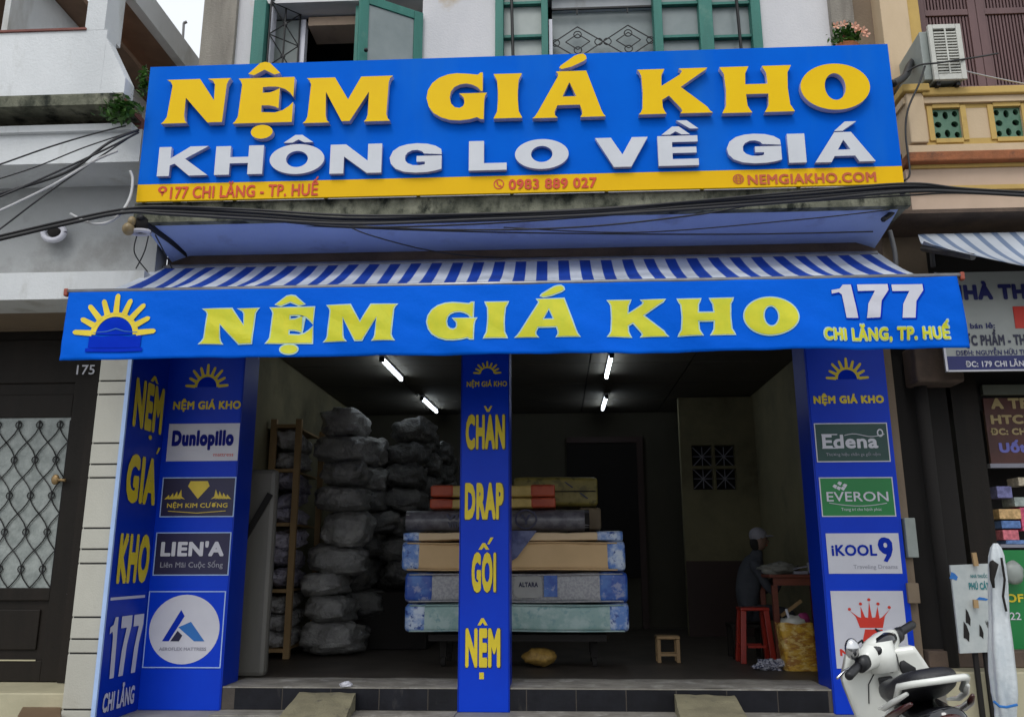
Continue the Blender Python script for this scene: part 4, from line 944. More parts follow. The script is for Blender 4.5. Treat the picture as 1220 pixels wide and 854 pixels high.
obj('shop_lintel', MB().box(2.73, XE, .30, .42, 2.5, zsf-.031), m_black, rh)
# ground floor walls of 179
obj('shopfront_post', MB().box(2.725, W(1130,560,y=.0).x+.1, .10, .28, PAV, zsf-.032), m_black, rh)
obj('shopfront_post', MB().box(W(1093,450,y=-.2).x, W(1150,450,y=-.2).x, -.20, .05, W(1115,455,y=-.2).z, 2.95), m_browndirt, rh, bevel=.02)
obj('downpipe', MB().tube([(W(1118,600,y=-.1).x, -.02, PAV), (W(1118,600,y=-.1).x, -.02, 3.2)], .05, 10), m_black, rh, smooth=True)
obj('dark_door', MB().box(W(1130,560,y=.1).x+.1, W(1178,560,y=.1).x, .12, .2, PAV, 3.0), m_door, rh)
obj('shop_recess', MB().box(W(1178,560,y=.1).x+.001, XE, .9, 1.0, PAV, 3.0).box(W(1178,560,y=.1).x+.001, XE, .3, .899, PAV-.1, PAV+.12), m_black, rh)
obj('shop_base', MB().box(2.73, XE, -.28, .09, PAV+.001, W(1150,800,y=-.28).z), m_cream, rh, bevel=.01)
obj('shop_ledge', MB().box(2.73, XE, -.05, .095, W(1150,800,y=-.28).z+.001, W(1150,775,y=-.05).z), m_browndirt, rh, bevel=.01)

# striped roll-up awning of 179
wa = mat('grey_white_stripes', (.50,.54,.62), (.22,.26,.34), 2, rough=.6)
wn = wa.node_tree
m_str2 = m_stripe.copy(); m_str2.name = 'pale_stripes'
for nd in m_str2.node_tree.nodes:
    if nd.type == 'MIX' and nd.blend_type == 'MIX': nd.inputs[6].default_value = (.50,.54,.60,1); nd.inputs[7].default_value = (.16,.22,.34,1)
    if nd.type == 'MATH' and nd.operation == 'MODULO': nd.inputs[1].default_value = .14
    if nd.type == 'MATH' and nd.operation == 'GREATER_THAN': nd.inputs[1].default_value = .09
aw2 = thing('awning', 'pale grey and white striped awning over the pharmacy board at right', 'awning', (4, -.5, 3.2))
A0, A1 = W(1094,282,y=-.35), W(1225,281,y=-.35)
B0, B1 = W(1100,284,y=-.95), W(1225,314,y=-.95)
g = MB()
def aw(u, v):
    top = Vector((A0.x+u*3.0, -.35, A0.z+.02)); bot = Vector((B0.x+u*3.0, -.95, B0.z-.02-.22*min(1, u*4)**.8))
    p = top.lerp(bot, v); p.z -= .05*math.sin(math.pi*v); return p
g.grid(aw, 50, 10); g.grid(lambda u, v: aw(u, v)+Vector((0,0,-.004)), 50, 10)
obj('canopy', g, m_str2, aw2, smooth=True)
obj('awning_arm', MB().tube([(W(1100,300,y=-.3).x, -.3, W(1100,296,y=-.3).z), (W(1160,310,y=-.8).x, -.8, W(1160,306,y=-.8).z)], .025, 8).tube([W(1110,300,y=-.25), W(1112,318,y=-.25)], .02, 6), m_steel, aw2)
# pharmacy sign board
YH = -.42
ph = thing('shop_sign', 'white pharmacy signboard with navy heading beside the end of the awning', 'sign', (3.5, YH, 2.5))
pr = (W(1123,400,y=YH).x, W(1123,400,y=YH).x+2.9, W(1170,442,y=YH).z, W(1170,324,y=YH).z)
obj('sign_face', MB().box(pr[0], pr[1], YH, YH+.03, pr[2], pr[3]), mat('board_grey_white', (.40,.42,.40), (.34,.36,.34), 3, rough=.5), ph)
bz = W(1170,424,y=YH).z
obj('address_band', MB().box(pr[0]+.012, pr[1], YH-.003, YH-.0005, pr[2]+.012, bz), m_pandark and mat('band_navy', (.015,.02,.14), None, 5, rough=.5), ph)
obj('sign_frame', MB().box(pr[0]-.008, pr[0]+.008, YH-.008, YH-.0035, pr[2], pr[3]).box(pr[0]+.009, pr[1], YH-.008, YH-.0035, pr[2]-.003, pr[2]+.008), m_panwhite, ph)
mn = mat('ink_navy', (.012,.015,.13), None, 5, rough=.5)
def hx(a_, b_, c_, d_): return RP(a_, b_, c_, d_, YH)
q = hx(1138, 339, 1182, 357.5); wd_ = q[1]-q[0]
put_text('NHÀ THUỐC', (q[0]-.06, q[0]+wd_*3.15, q[2], q[3]), YH-.004, mn, ph, bold=.06)
q = hx(1150, 385, 1185, 391.5); put_text('Chuyên bán lẻ:', (q[0]-.20, q[1], q[2], q[3]), YH-.004, mn, ph, bold=.03)
q = hx(1130, 399, 1190, 412); put_text('DƯỢC PHẨM - THỰC PHẨM', (W(1153,405,y=YH).x-.125, W(1153,405,y=YH).x+.72, q[2], q[3]), YH-.004, m_pandark, ph, bold=.045)
q = hx(1139, 417, 1222, 423); put_text('DSĐH: NGUYỄN HỮU THÀNH', (q[0], q[0]+.62, q[2], q[3]), YH-.004, mn, ph, bold=.02)
q = hx(1150, 430, 1222, 437); put_text('ĐC: 179 CHI LĂNG, TP. HUẾ', (q[0], q[0]+.70, q[2], q[3]), YH-.006, m_panwhite, ph, bold=.03)
q = hx(1208, 365, 1245, 391); obj('red_square', MB().box(q[0], q[1], YH-.005, YH-.0005, q[2], q[3]), m_crown, ph)
# food sign (maroon board with cream lettering)
YG = .28
fs = thing('menu_sign', 'maroon board with rows of cream and blue lettering above the magazine shelf', 'sign', (3.9, YG, 2.2))
q = RP(1176, 474, 1240, 552, YG)
obj('sign_face', MB().box(q[0], q[0]+1.6, YG, YG+.03, q[2], q[3]), mat('maroon_board', (.11,.03,.02), (.07,.02,.015), 5, rough=.5), fs)
obj('sign_frame', MB().box(q[0]-.02, q[0]+1.62, YG-.02, YG+.03, q[2]-.035, q[2]-.001), m_grey, fs)
mc = mat('cream_lettering', (.50,.38,.17), (.45,.34,.15), 8, rough=.5)
for t_, (a_, b_) in zip(('A TRUNG', 'HTCN ĐẠI', 'ĐC: CHỢ ĐÔNG'), ((474,487),(494,505),(510,518))):
    r2 = RP(1180, a_, 1220, b_, YG); put_text(t_, (r2[0], r2[0]+(.62), r2[2], r2[3]), YG-.004, mc, fs, bold=.05)
r2 = RP(1190, 527, 1222, 539, YG); put_text('Uốt', (r2[0], r2[1], r2[2], r2[3]), YG-.004, mat('blue_lettering', (.20,.20,.62), None, 8), fs, bold=.06)
obj('lamp_bar', MB().box(q[0]-.02, q[0]+1.6, YG-.06, YG-.01, q[3]+.02, q[3]+.10), mat('dull_bar', (.13,.14,.11), None, 5), fs)
# shelf with magazines
YM = .30
ms = thing('magazine_shelf', 'shelf of stacked magazines and packets under the maroon board', 'shelf', (4.0, YM, 1.4))
r2 = RP(1195, 648, 1240, 652, YM); obj('shelf_board', MB().box(r2[0]-.02, r2[0]+1.5, YM, YM+.3, r2[2], r2[3]), m_grey, ms)
for i, (a_, b_, c_, d_, cc) in enumerate(((1188,579,1206,593,(.10,.10,.24)),(1209,592,1222,603,(.26,.30,.28)),(1191,606,1217,618,(.42,.26,.10)),(1194,620,1217,629,(.05,.12,.30)),(1196,631,1215,643,(.45,.10,.13)),(1200,643,1222,648,(.06,.13,.30)),(1218,604,1228,632,(.40,.04,.10)),(1215,568,1226,578,(.40,.34,.24)))):
    r2 = RP(a_, b_, c_, d_, YM-.02)
    pk = obj('magazine_stack', MB().box(r2[0], r2[1], YM-.02+i*.003, YM+.18, r2[2], r2[3]), mat('cover_%s' % ['blue','pale','ochre','azure','pink','teal','crimson','cream'][i], cc, tuple(min(1, v*1.8+.05) for v in cc), 30, rough=.4), bevel=.004)
    tag(pk, ['dark blue packet at the top left of the magazine shelf','pale green packet right of the blue one on the shelf','ochre magazine stack in the middle of the shelf','blue magazine below the ochre one on the shelf','pink packet standing above the shelf board','blue folder lying on the shelf board','crimson book upright at the right of the shelf','cream packet highest on the magazine shelf'][i], 'magazine')
# green shop poster
gp2 = thing('poster', 'green poster with yellow writing behind the wrapped parasol at right', 'poster', (4.0, .2, 1))
q = RP(1186, 655, 1240, 775, .22)
obj('poster_sheet', MB().box(q[0], q[0]+.9, .22, .235, q[2], q[3]), m_green, gp2)
r2 = RP(1203, 707, 1222, 717, .22); put_text('OFF', (r2[0]-.03, r2[1]+.03, r2[2], r2[3]), .216, m_banyel, gp2, bold=.03)
r2 = RP(1203, 729, 1216, 738, .22); put_text('22', (r2[0], r2[1], r2[2], r2[3]), .216, m_panwhite, gp2, bold=.01)
obj('poster_edge', MB().box(q[0]-.02, q[0]+.9, .20, .24, q[2]-.03, q[2]-.001), m_grey, gp2)
bs = MB().ball(W(1207, 682, y=.12), .075, .05, .09, 14, 10, .2, 3); tag(obj('carved_bust', bs, m_acgrey, smooth=True), 'small grey bust shape in front of the green poster', 'ornament')
# PHU CAT board
YV = -.36
b_ = thing('notice_board', 'torn white notice board reading phu cat clipped with an orange peg', 'sign', (3.4, YV, 1.0))
pp = [W(1132,673,y=YV), W(1178,671,y=YV), W(1190,776,y=YV), W(1144,778,y=YV)]
obj('board', MB().prism([(p.x, YV, p.z) for p in pp], (0, .02, 0)), mat('torn_paper', (.52,.55,.54), (.42,.46,.46), 7, rough=.8, c3=(.03,.03,.03), s3=9, lo3=.66, hi3=.70, streak3=3), b_)
q = RP(1154, 693.5, 1178.5, 702, YV); put_text('PHÚ CÁT', q, YV-.004, mat('teal_ink', (.02,.20,.22), None, 6), b_, bold=.04)
q = RP(1156, 684, 1176, 688, YV); put_text('NHÀ THUỐC', q, YV-.004, mat('teal_ink', (.02,.20,.22)), b_, bold=.02)
for k, (a1_, b1_) in enumerate(((1136,686),(1170,713),(1153,735),(1151,752),(1169,752))):
    c0 = W(a1_, b1_, y=YV-.003)
    wdt = (.03,.045,.018,.022,.015)[k]; ht = (.03,.012,.06,.07,.05)[k]
    put_shape([[(0,.2),(.3,1),(.7,.8),(1,.4),(.8,0),(.4,.15)]], (c0.x-wdt, c0.x+wdt, c0.z-ht, c0.z+ht), YV-.003, m_skyblue if k < 2 else m_black, b_, name='torn_patch')
obj('peg', MB().bar(W(1163,674,y=YV-.03), W(1160,658,y=YV-.03), .03, .02), m_wood, b_)
obj('peg', MB().bar(W(1163,724,y=YV-.03), W(1162,714,y=YV-.03), .03, .02), m_wood, b_)
obj('board_stand', MB().box(pp[0].x+.1, pp[0].x+.13, YV+.021, YV+.05, PAV, pp[0].z-.04).box(pp[1].x-.1, pp[1].x-.07, YV+.021, YV+.05, PAV, pp[0].z-.04), m_black, b_)
# wrapped parasol
um = thing('folded_parasol', 'tall folded parasol wrapped in white plastic standing at the right edge', 'parasol', (2.95, -1.0, PAV))
YU = -.95
prof = [(1199,862,11),(1199,845,12),(1197,825,14.5),(1195,800,15),(1193,770,13.5),(1191,740,11.5),(1190,715,11),(1189,695,10.5),(1188,675,9.5),(1187,662,8.5),(1186,652,6),(1186,647,2.5)]
g = MB(); sc_ = 5.95/FPX
def umf(u, v):
    t = v*(len(prof)-1); i = min(int(t), len(prof)-2); f2 = t-i
    cx_ = prof[i][0]*(1-f2)+prof[i+1][0]*f2; cy_ = prof[i][1]*(1-f2)+prof[i+1][1]*f2; rr_ = (prof[i][2]*(1-f2)+prof[i+1][2]*f2)*sc_*.86
    c = W(cx_, cy_, y=YU); a_ = 2*math.pi*u
    rr_ *= 1+.13*math.sin(5*a_+v*3)+.10*noise.noise(Vector((math.cos(a_), math.sin(a_), v*7)))
    return c+Vector((rr_*math.cos(a_), rr_*math.sin(a_), 0))
g.grid(umf, 40, 44, True)
obj('plastic_cover', g, mat('white_plastic_wrap', (.62,.66,.68), (.52,.57,.60), 7, rough=.35, bump=.6, bscale=30, c3=(.22,.28,.33), s3=6, lo3=.55, hi3=.8, streak3=4), um, smooth=True)
zz = W(1186, 649, y=YU)
cc = [W(x_, y_, y=YU-.09) for x_, y_ in ((1181,668),(1184,672),(1183,680),(1182,690),(1184,700))]
obj('dark_fold', MB().tube(cc, [.012,.03,.022,.014,.008], 8), m_black, um, smooth=True)
cc = [W(x_, y_, y=YU-.085) for x_, y_ in ((1193,664),(1197,690),(1195,710),(1199,728))]
obj('dark_fold', MB().tube(cc, .008, 6), m_black, um)
obj('tie_cord', MB().tube([W(x_, y_, y=YU-.1) for x_, y_ in ((1184,835),(1191,841),(1199,842),(1212,839))], .008, 6), m_skyblue, um)
pb_ = W(1199,862,y=YU); obj('parasol_pole', MB().tube([(pb_.x, YU, PAV), (pb_.x, YU, pb_.z+.1)], .03, 10), m_steel, um)
obj('parasol_base', MB().tube([(pb_.x, YU, PAV+.001), (pb_.x, YU, PAV+.06)], .2, 20), m_grout, um)

# AC unit
ac = thing('air_conditioner', 'white air conditioner condenser mounted beside the purple louvred shutters', 'air conditioner', (3.1, -.3, 5.0))
pf = [W(1112,33,y=-.62), W(1140,31,y=-.62), W(1148,90,y=-.62), W(1116,94,y=-.62)]
AX_0, AX_1 = W(1110,60,y=-.62).x, W(1146,60,y=-.62).x; AZ_0, AZ_1 = W(1130,94,y=-.62).z, W(1130,31,y=-.62).z
obj('casing', MB().box(AX_0-.0, AX_1, -.60, -.22, AZ_0, AZ_1), m_acgrey, ac, bevel=.012)
obj('front_frame', MB().box(AX_0-.01, AX_0+.025, -.63, -.601, AZ_0-.01, AZ_1+.01).box(AX_1-.03, AX_1+.01, -.63, -.601, AZ_0-.01, AZ_1+.01).box(AX_0+.026, AX_1-.031, -.63, -.601, AZ_1-.03, AZ_1+.01).box(AX_0+.026, AX_1-.031, -.63, -.601, AZ_0-.01, AZ_0+.04), m_acwhite, ac, bevel=.004)
obj('coil', MB().box(AX_0+.026, AX_1-.031, -.606, -.6005, AZ_0+.041, AZ_1-.031), m_black, ac)
vs = MB().box(0, AX_1-AX_0-.06, 0, .016, 0, .011).mesh('vent_slat', m_acwhite)
nn_ = 15
for k in range(nn_): share('vent_slat', vs, (AX_0+.028, -.626, AZ_0+.05+k*(AZ_1-AZ_0-.09)/nn_), ac)
obj('vent_rib', MB().box((AX_0+AX_1)/2-.006, (AX_0+AX_1)/2+.006, -.632, -.627, AZ_0+.041, AZ_1-.031), m_acwhite, ac)
obj('side_cover', MB().prism([(AX_0-.001,-.58,AZ_1-.02),(AX_0-.001,-.58,AZ_0+.02),(AX_0-.001,-.02,AZ_0+.02),(AX_0-.001,-.02,AZ_1-.06)], (-.06,0,0)), m_acgrey, ac, bevel=.006)
obj('bracket', MB().bar((AX_0+.03,-.6,AZ_0-.03),(AX_0+.03,.3,AZ_0-.03),.03).bar((AX_1-.05,-.6,AZ_0-.03),(AX_1-.05,.3,AZ_0-.03),.03), m_iron, ac)

# ------------------------------------------------------------------ CABLES
def cable(pts, r, m, label, grp=None, cat='cable', sm=10, nm='cable', sag=None):
    P = [W(a_, b_, y=c_) for a_, b_, c_ in pts]
    out = []
    for i in range(len(P)-1):
        p0 = P[max(i-1,0)]; p1 = P[i]; p2 = P[i+1]; p3 = P[min(i+2, len(P)-1)]
        for t in range(sm):
            u = t/sm
            out.append(.5*((2*p1)+(-p0+p2)*u+(2*p0-5*p1+4*p2-p3)*u*u+(-p0+3*p1-3*p2+p3)*u**3))
    out.append(P[-1])
    o = obj(nm, MB().tube(out, r, 6), m, smooth=True)
    return tag(o, label, cat, grp)
Gc = 'overhead cables strung along the facade'
base = [(-60,297,-1.35),(0,283,-1.3),(82,264,-1.2),(148,251,-1.15),(200,250,-1.1),(300,255,-1.1),(420,262,-1.1),(560,259,-1.1),(700,253,-1.1),(820,244,-1.1),(950,234,-1.1),(1080,224,-1.1),(1150,227,-1.1),(1290,235,-1.15)]
ths = [(0,0,.016),(1,-3,.010),(-1,3.5,.012),(2,7.5,.007),(0,-4.5,.010),(0,5,.012)]
for i, (dx_, dy_, r_) in enumerate(ths):
    pts = [(a_, b_+dy_*(.45 if a_ < 170 or a_ > 1085 else .9+.3*math.sin(a_*.01+i)), c_-.02*i) for a_, b_, c_ in base]
    cable(pts, r_, m_cable, ['thickest black cable of the bundle under the big sign','black cable just above the thickest strand of the bundle','black cable just below the thickest strand of the bundle','lowest black cable hanging in the bundle under the sign','thin top black wire running just below the address band','thin black wire within the lower half of the bundle'][i], Gc)
thin = [([(180,255,-.9),(330,267,-.8),(460,273,-.8),(600,277,-.8),(760,279,-.8),(900,279,-.8),(1040,276,-.8)],.006,'thin black wire sagging in front of the lavender soffit'),
        ([(250,255,-.95),(420,269,-.9),(560,274,-.9),(700,270,-.9),(830,256,-.95),(900,243,-1.0)],.007,'thin black wire curving up to the right across the lavender soffit'),
        ([(400,262,-.95),(440,280,-.9),(520,300,-.6),(600,307,-.4),(700,305,-.3)],.005,'thin black wire dipping toward the striped awning'),
        ([(600,271,-.9),(760,277,-.85),(950,262,-.9),(1060,250,-1.0)],.005,'thin black wire crossing the right half of the soffit')]
for p_, r_, l_ in thin: cable(p_, r_, m_cable, l_, Gc)
fans = [([(-30,205,-1.6),(0,196,-1.5),(60,175,-1.3),(110,160,-1.1),(150,150,-1.0)],.006,m_cable,'highest thin wire fanning from the plant to the left edge'),
        ([(-30,222,-1.6),(40,200,-1.4),(100,176,-1.2),(160,156,-1.0)],.005,m_cable,'second thin wire down of the fan left of the sign'),
        ([(-30,240,-1.7),(0,231,-1.6),(80,205,-1.3),(130,170,-1.2),(165,155,-1.0)],.010,m_cable,'thick middle wire of the fan left of the sign'),
        ([(-30,246,-1.7),(20,226,-1.6),(85,197,-1.3),(130,176,-1.2),(165,158,-1.0)],.008,m_cable,'wire just below the thick middle wire of the fan'),
        ([(-30,262,-1.7),(0,251,-1.6),(60,222,-1.4),(110,193,-1.2),(140,180,-1.1)],.009,m_cablew,'pale grey wire sloping down the left grey wall'),
        ([(-30,295,-1.7),(0,273,-1.6),(50,235,-1.4),(100,200,-1.2),(160,160,-1.0)],.006,m_cable,'lowest wire of the fan crossing the grey wall')]
for p_, r_, m_, l_ in fans: cable(p_, r_, m_, l_, Gc)
cable([(155,204,-1.05),(158,214,-1.05),(155,235,-1.1),(143,255,-1.2),(125,266,-1.25),(105,265,-1.25),(84,255,-1.2)], .011, m_cablew, 'white cable loop hanging beside the left end of the sign', Gc)
cable([(1102,79,-.66),(1095,100,-.66),(1082,130,-.66),(1079,160,-.66),(1084,205,-.7),(1078,215,-.9)], .008, m_cable, 'black cable dropping from the air conditioner along the sign edge', Gc)
cable([(1078,88,-.6),(1095,78,-.66),(1120,75,-.68),(1160,69,-.6),(1189,64,-.4)], .008, m_cable, 'black cable crossing in front of the air conditioner', Gc)
cable([(1146,84,-.6),(1180,92,-.5),(1235,103,-.4)], .006, m_cablew, 'white wire running right from the air conditioner', Gc)
cable([(1064,100,-.8),(1072,96,-.7),(1079,90,-.6),(1084,78,-.45),(1090,70,-.3)], [.03]*41 if False else .03, m_cable, 'thick taped pipe beside the sign top right corner', Gc)
cable([(1188,0,-.0),(1188,-5,-.0)], .003, m_cable, 'short wire stub on the shutter', Gc) if False else None
# diagonal brackets & insulator bits at left end of the slab
cable([(166,258,-1.0),(185,274,-.8),(205,288,-.6),(225,305,-.3)], .028, m_cable, 'thick black conduit bending back under the slab left end', Gc)
cable([(166,272,-.9),(160,300,-.7),(176,324,-.6)], .005, m_cable, 'thin wire hanging from the white insulator ring', Gc)
cable([(178,276,-.9),(172,300,-.7),(162,320,-.6)], .005, m_cable, 'thin wire crossing beneath the white insulator ring', Gc)
cable([(185,280,-.9),(198,305,-.7),(205,320,-.6)], .005, m_cable, 'thin wire slanting to the awning left corner', Gc)
cable([(1052,262,-.85),(1066,250,-.8),(1076,228,-.95)], .02, m_cable, 'black conduit under the right end of the slab', Gc)
cable([(1060,275,-.4),(1066,300,-.4),(1068,322,-.4)], .02, m_cableg, 'grey hanging pipe stub behind the right awning end', Gc)
sp = thing('spotlight', 'round white ceiling lamp ring on the grey wall of the left house', 'lamp', W(67,278,y=-.55))
c = W(67,277,y=-.56)
obj('ring', MB().tube([c+Vector((.085*math.cos(t*.393), -.03, .085*.75*math.sin(t*.393)-.015)) for t in range(17)], .024, 8, False), m_panwhite, sp, smooth=True)
obj('lens', MB().ball(c+Vector((0,-.02,0)), .06, .03, .05), m_black, sp, smooth=True)
obj('mount', MB().tube([c, Vector((c.x, -.499, c.z+.01))], .05, 12), m_panwhite, sp)
c = W(153,273,y=-1.0); tag(obj('insulator', MB().ball(c, .045, .045, .05, 12, 8).ball(c+Vector((.02,0,.06)), .03, .03, .04), mat('ochre_ceramic', (.32,.24,.12), None, 6, rough=.4), smooth=True), 'brown ceramic insulator beside the left end of the slab', 'insulator')
c = W(167,276,y=-.95); o_ = thing('insulator', 'black socket in a white ring under the slab left end', 'insulator', c)
obj('socket', MB().ball(c+Vector((0,0,.05)), .055, .05, .06), m_black, o_, smooth=True)
obj('ring', MB().tube([c+Vector((.07*math.cos(t*.393), .04*math.sin(t*.393), -.005)) for t in range(17)], .018, 8, False), m_panwhite, o_, smooth=True)

# ------------------------------------------------------------------ PLANTS
def leafy(name, c, n_l, rx, rz, sz, m, label, cat, stem_to=None, ry=None):
    t = thing(name, label, cat, c); g = MB(); ry = ry or rx*.6
    for k in range(n_l):
        d = Vector((random.gauss(0,.5)*rx, random.gauss(0,.5)*ry, random.gauss(0,.5)*rz)); p = Vector(c)+d
        a_ = Vector((random.uniform(-1,1), random.uniform(-1,1), random.uniform(-.6,.6))).normalized(); s_ = sz*random.uniform(.6,1.3)
        b2 = a_.cross(Vector((random.uniform(-1,1), random.uniform(-1,1), 1))).normalized()
        g.add([p-a_*s_, p+b2*s_*.4, p+a_*s_, p-b2*s_*.4], [(0,1,2,3)])
    obj('foliage', g, m, t)
    g = MB()
    for k in range(4): g.tube([Vector(c)-Vector((0,-.06,rz*.9)), Vector(c)+Vector((random.uniform(-.7,.7)*rx, 0, random.uniform(0,.7)*rz))], .006, 5)
    obj('stem', g, m_leafd, t); return t
leafy('fern', W(150,137,y=-.98)+Vector((0,-.08,0)), 260, .12, .10, .035, m_leaf, 'bright green fern growing from the ledge left of the sign', 'plant')
leafy('fern', W(171,96,y=-.90), 110, .035, .12, .03, m_leaf, 'thin green sprig beside the sign upper left corner', 'plant')
t = leafy('flowering_plant', W(1008,44,y=-.38), 300, .10, .10, .03, m_leaf, 'potted plant with orange flowers on top of the sign right end', 'plant')
g = MB()
for k in range(8):
    p = W(1008,41,y=-.40)+Vector((random.gauss(0,.07), random.gauss(0,.03), random.gauss(.02,.035)))
    for q in range(5):
        a_ = q*1.257; g.add([p, p+Vector((.03*math.cos(a_-.4), -.01, .03*math.sin(a_-.4))), p+Vector((.038*math.cos(a_), -.015, .038*math.sin(a_))), p+Vector((.03*math.cos(a_+.4), -.01, .03*math.sin(a_+.4)))], [(0,1,2,3)])
obj('blossom', g, m_petal, t)
c = W(1008,64,y=-.35); obj('pot', MB().tube([c-Vector((0,0,.20)), c+Vector((0,0,.05))], [.08,.11], 14), m_terra, t)
zq = W(571,664,y=0)
# rooftop pole
pa, pb = W(219,28,y=3.0), W(218,75,y=3.0)
tag(obj('aerial_pole', MB().tube([pb-Vector((0,0,.6)), pa], .018, 6).tube([pa, pa+Vector((.04,0,.02))], .02, 6), m_cableg), 'thin grey rod standing against the sky left of the shop', 'pole')
# far building behind so the gap reads as sky only above roofs
# ------------------------------------------------------------------ INTERIOR THINGS
def tube_light(a, b, label):
    A, B = W(*a, z=ZC-.05), W(*b, z=ZC-.05)
    t = thing('tube_light', label, 'ceiling light', (A+B)/2, 'fluorescent tubes on the shop ceiling')
    d = (B-A).normalized()
    obj('tube', MB().tube([A, B], .019, 10), m_tube, t, smooth=True)
    obj('housing', MB().bar(A-d*.03+Vector((0,0,.034)), B+d*.03+Vector((0,0,.034)), .045, .026), m_panwhite, t)
    obj('end_cap', MB().bar(A-d*.045, A-d*.002, .05), m_black, t); obj('end_cap', MB().bar(B+d*.002, B+d*.04, .05), m_black, t)
tube_light((455.5,429), (478,452), 'lit fluorescent tube nearest the awning, left of the centre pillar')
tube_light((503,475), (520,490.5), 'lit fluorescent tube further back, left of the centre pillar')
tube_light((728.5,424), (722.5,449.5), 'lit fluorescent tube nearest the awning, right of the centre pillar')
tube_light((722.5,473), (718,487.5), 'lit fluorescent tube further back, right of the centre pillar')
tube_light((292,441), (303.5,454), 'lit fluorescent tube beside the left pillar top')

# mattresses
YMt = .95
def printed(name, c1, c2, sc, rough=.4, c3=None, **k): return mat(name, c1, c2, sc, rough=rough, c3=c3, s3=sc*1.7, lo3=.55, hi3=.62, lo=.42, hi=.58, **k)
m_blueflor = printed('blue_floral_wrap', (.10,.22,.55), (.52,.60,.72), 9, c3=(.02,.06,.28))
m_bluewrap = printed('blue_brand_wrap', (.02,.07,.34), (.06,.16,.45), 6, c3=(.25,.28,.45))
m_teal = printed('teal_marbled_fabric', (.26,.40,.38), (.38,.50,.48), 8, .45, c3=(.20,.34,.35))
m_greyq = printed('grey_quilted_fabric', (.38,.38,.39), (.27,.27,.29), 45, .5)
m_tanf = mat('tan_foam_cover', (.64,.44,.23), (.57,.39,.20), 3, rough=.8)
m_tanf2 = mat('tan_foam_light', (.70,.53,.33), None, 3, rough=.8)
m_roll = printed('grey_rolled_plastic', (.09,.085,.10), (.16,.155,.17), 12, .3)
m_redbox = printed('red_parcel_paper', (.42,.07,.025), (.34,.05,.02), 8, .5)
m_yelbox = printed('yellow_parcel_paper', (.50,.36,.11), (.42,.30,.08), 8, .5)
m_olive = printed('olive_box_print', (.26,.21,.05), (.20,.16,.03), 6, .5, c3=(.12,.10,.02))
G_m = 'packed mattresses stacked on the cart'
def softbox(x0, x1, y0, y1, z0, z1, amp=.008, pw=9, seed=0.0, nx=36, n_=44):
    g = MB(); vs = []; fs = []; cy, cz, hy, hz = (y0+y1)/2, (z0+z1)/2, (y1-y0)/2, (z1-z0)/2
    R_ = min(.03, (x1-x0)/5); xs = [x0, x0+R_*.3, x0+R_] + [x0+R_+(x1-x0-2*R_)*i/nx for i in range(1, nx)] + [x1-R_, x1-R_*.3, x1]
    for i, x in enumerate(xs):
        sh = {0: .955, 1: .985}.get(min(i, len(xs)-1-i), 1.0); shz = {0: .84, 1: .95}.get(min(i, len(xs)-1-i), 1.0)
        for k in range(n_):
            t = 2*math.pi*(k+.5)/n_; c_, s_ = math.cos(t), math.sin(t)
            y = cy+hy*sh*math.copysign(abs(c_)**(2/pw), c_); z = cz+hz*shz*math.copysign(abs(s_)**(2/pw), s_)
            d = amp*noise.noise(Vector((x*2.6+seed, y*3, z*7)))+amp*.4*noise.noise(Vector((x*11+seed, y*9, z*16)))
            vs.append(Vector((x, y+(d if c_ > 0 else -d)*.8, z+(d if s_ > 0 else -d)-.35*amp*math.sin(x*4+seed))))
    for i in range(len(xs)-1):
        for k in range(n_):
            a, b = i*n_+k, i*n_+(k+1)%n_; fs.append((a, b, b+n_, a+n_))
    fs += [tuple(range(n_)), tuple(range((len(xs)-1)*n_, len(xs)*n_))]
    return g.add(vs, fs)
def slab(px0, py0, px1, py1, Y, dpt, name, label, cat, parts, rnd=.03, grp=G_m, tilt=0):
    """a mattress lying flat: body, end sleeves ...; parts = [(u0,u1,mat,name)]"""
    x0, x1, z0, z1 = RP(px0, py0, px1, py1, Y)
    t = thing(name, label, cat, ((x0+x1)/2, Y+dpt/2, z0), grp)
    for i, (u0, u1, m_, nm) in enumerate(parts):
        e = .006 if i else 0
        X_0, X_1 = x0+(x1-x0)*u0, x0+(x1-x0)*u1
        if dpt < .9 and i: e = .004
        o = obj(nm, softbox(X_0, X_1, Y-e, Y+dpt+e, z0-e*.3, z1+e, .010 if dpt > .9 else .006, 9, px0+py0, 36 if i == 0 else 12), m_, t, smooth=True)
        if i == 0 and nm == 'mattress_body' and z1-z0 > .12:
            for zz_ in (z0+.012, z1-.012): obj('piping', MB().tube([(X_0+.03+(X_1-X_0-.06)*q/40, Y-.004+.004*noise.noise(Vector((q*.4, zz_, 0))), zz_-.0035*math.sin((X_0+(X_1-X_0)*q/40)*4+px0+py0)) for q in range(41)], .007, 6), m_, t, smooth=True)
    return t, (x0, x1, z0, z1)
t, r = slab(482,719,749.5,753, YMt, .95, 'mattress', 'teal marbled mattress with blue floral ends at the bottom of the stack', 'mattress', [(.006,.994,m_teal,'mattress_body'),(0,.095,m_blueflor,'end_sleeve'),(.91,1,m_blueflor,'end_sleeve')])
t, r2_ = slab(482,682.5,748,718, YMt, .95, 'mattress', 'grey quilted mattress with blue ends and round emblem, second from the bottom', 'mattress', [(.006,.994,m_greyq,'mattress_body'),(0,.13,m_bluewrap,'end_sleeve'),(.87,1,m_bluewrap,'end_sleeve')])
def em(a_, b_, c_, d_): return RP(a_, b_, c_, d_, YMt-.01)
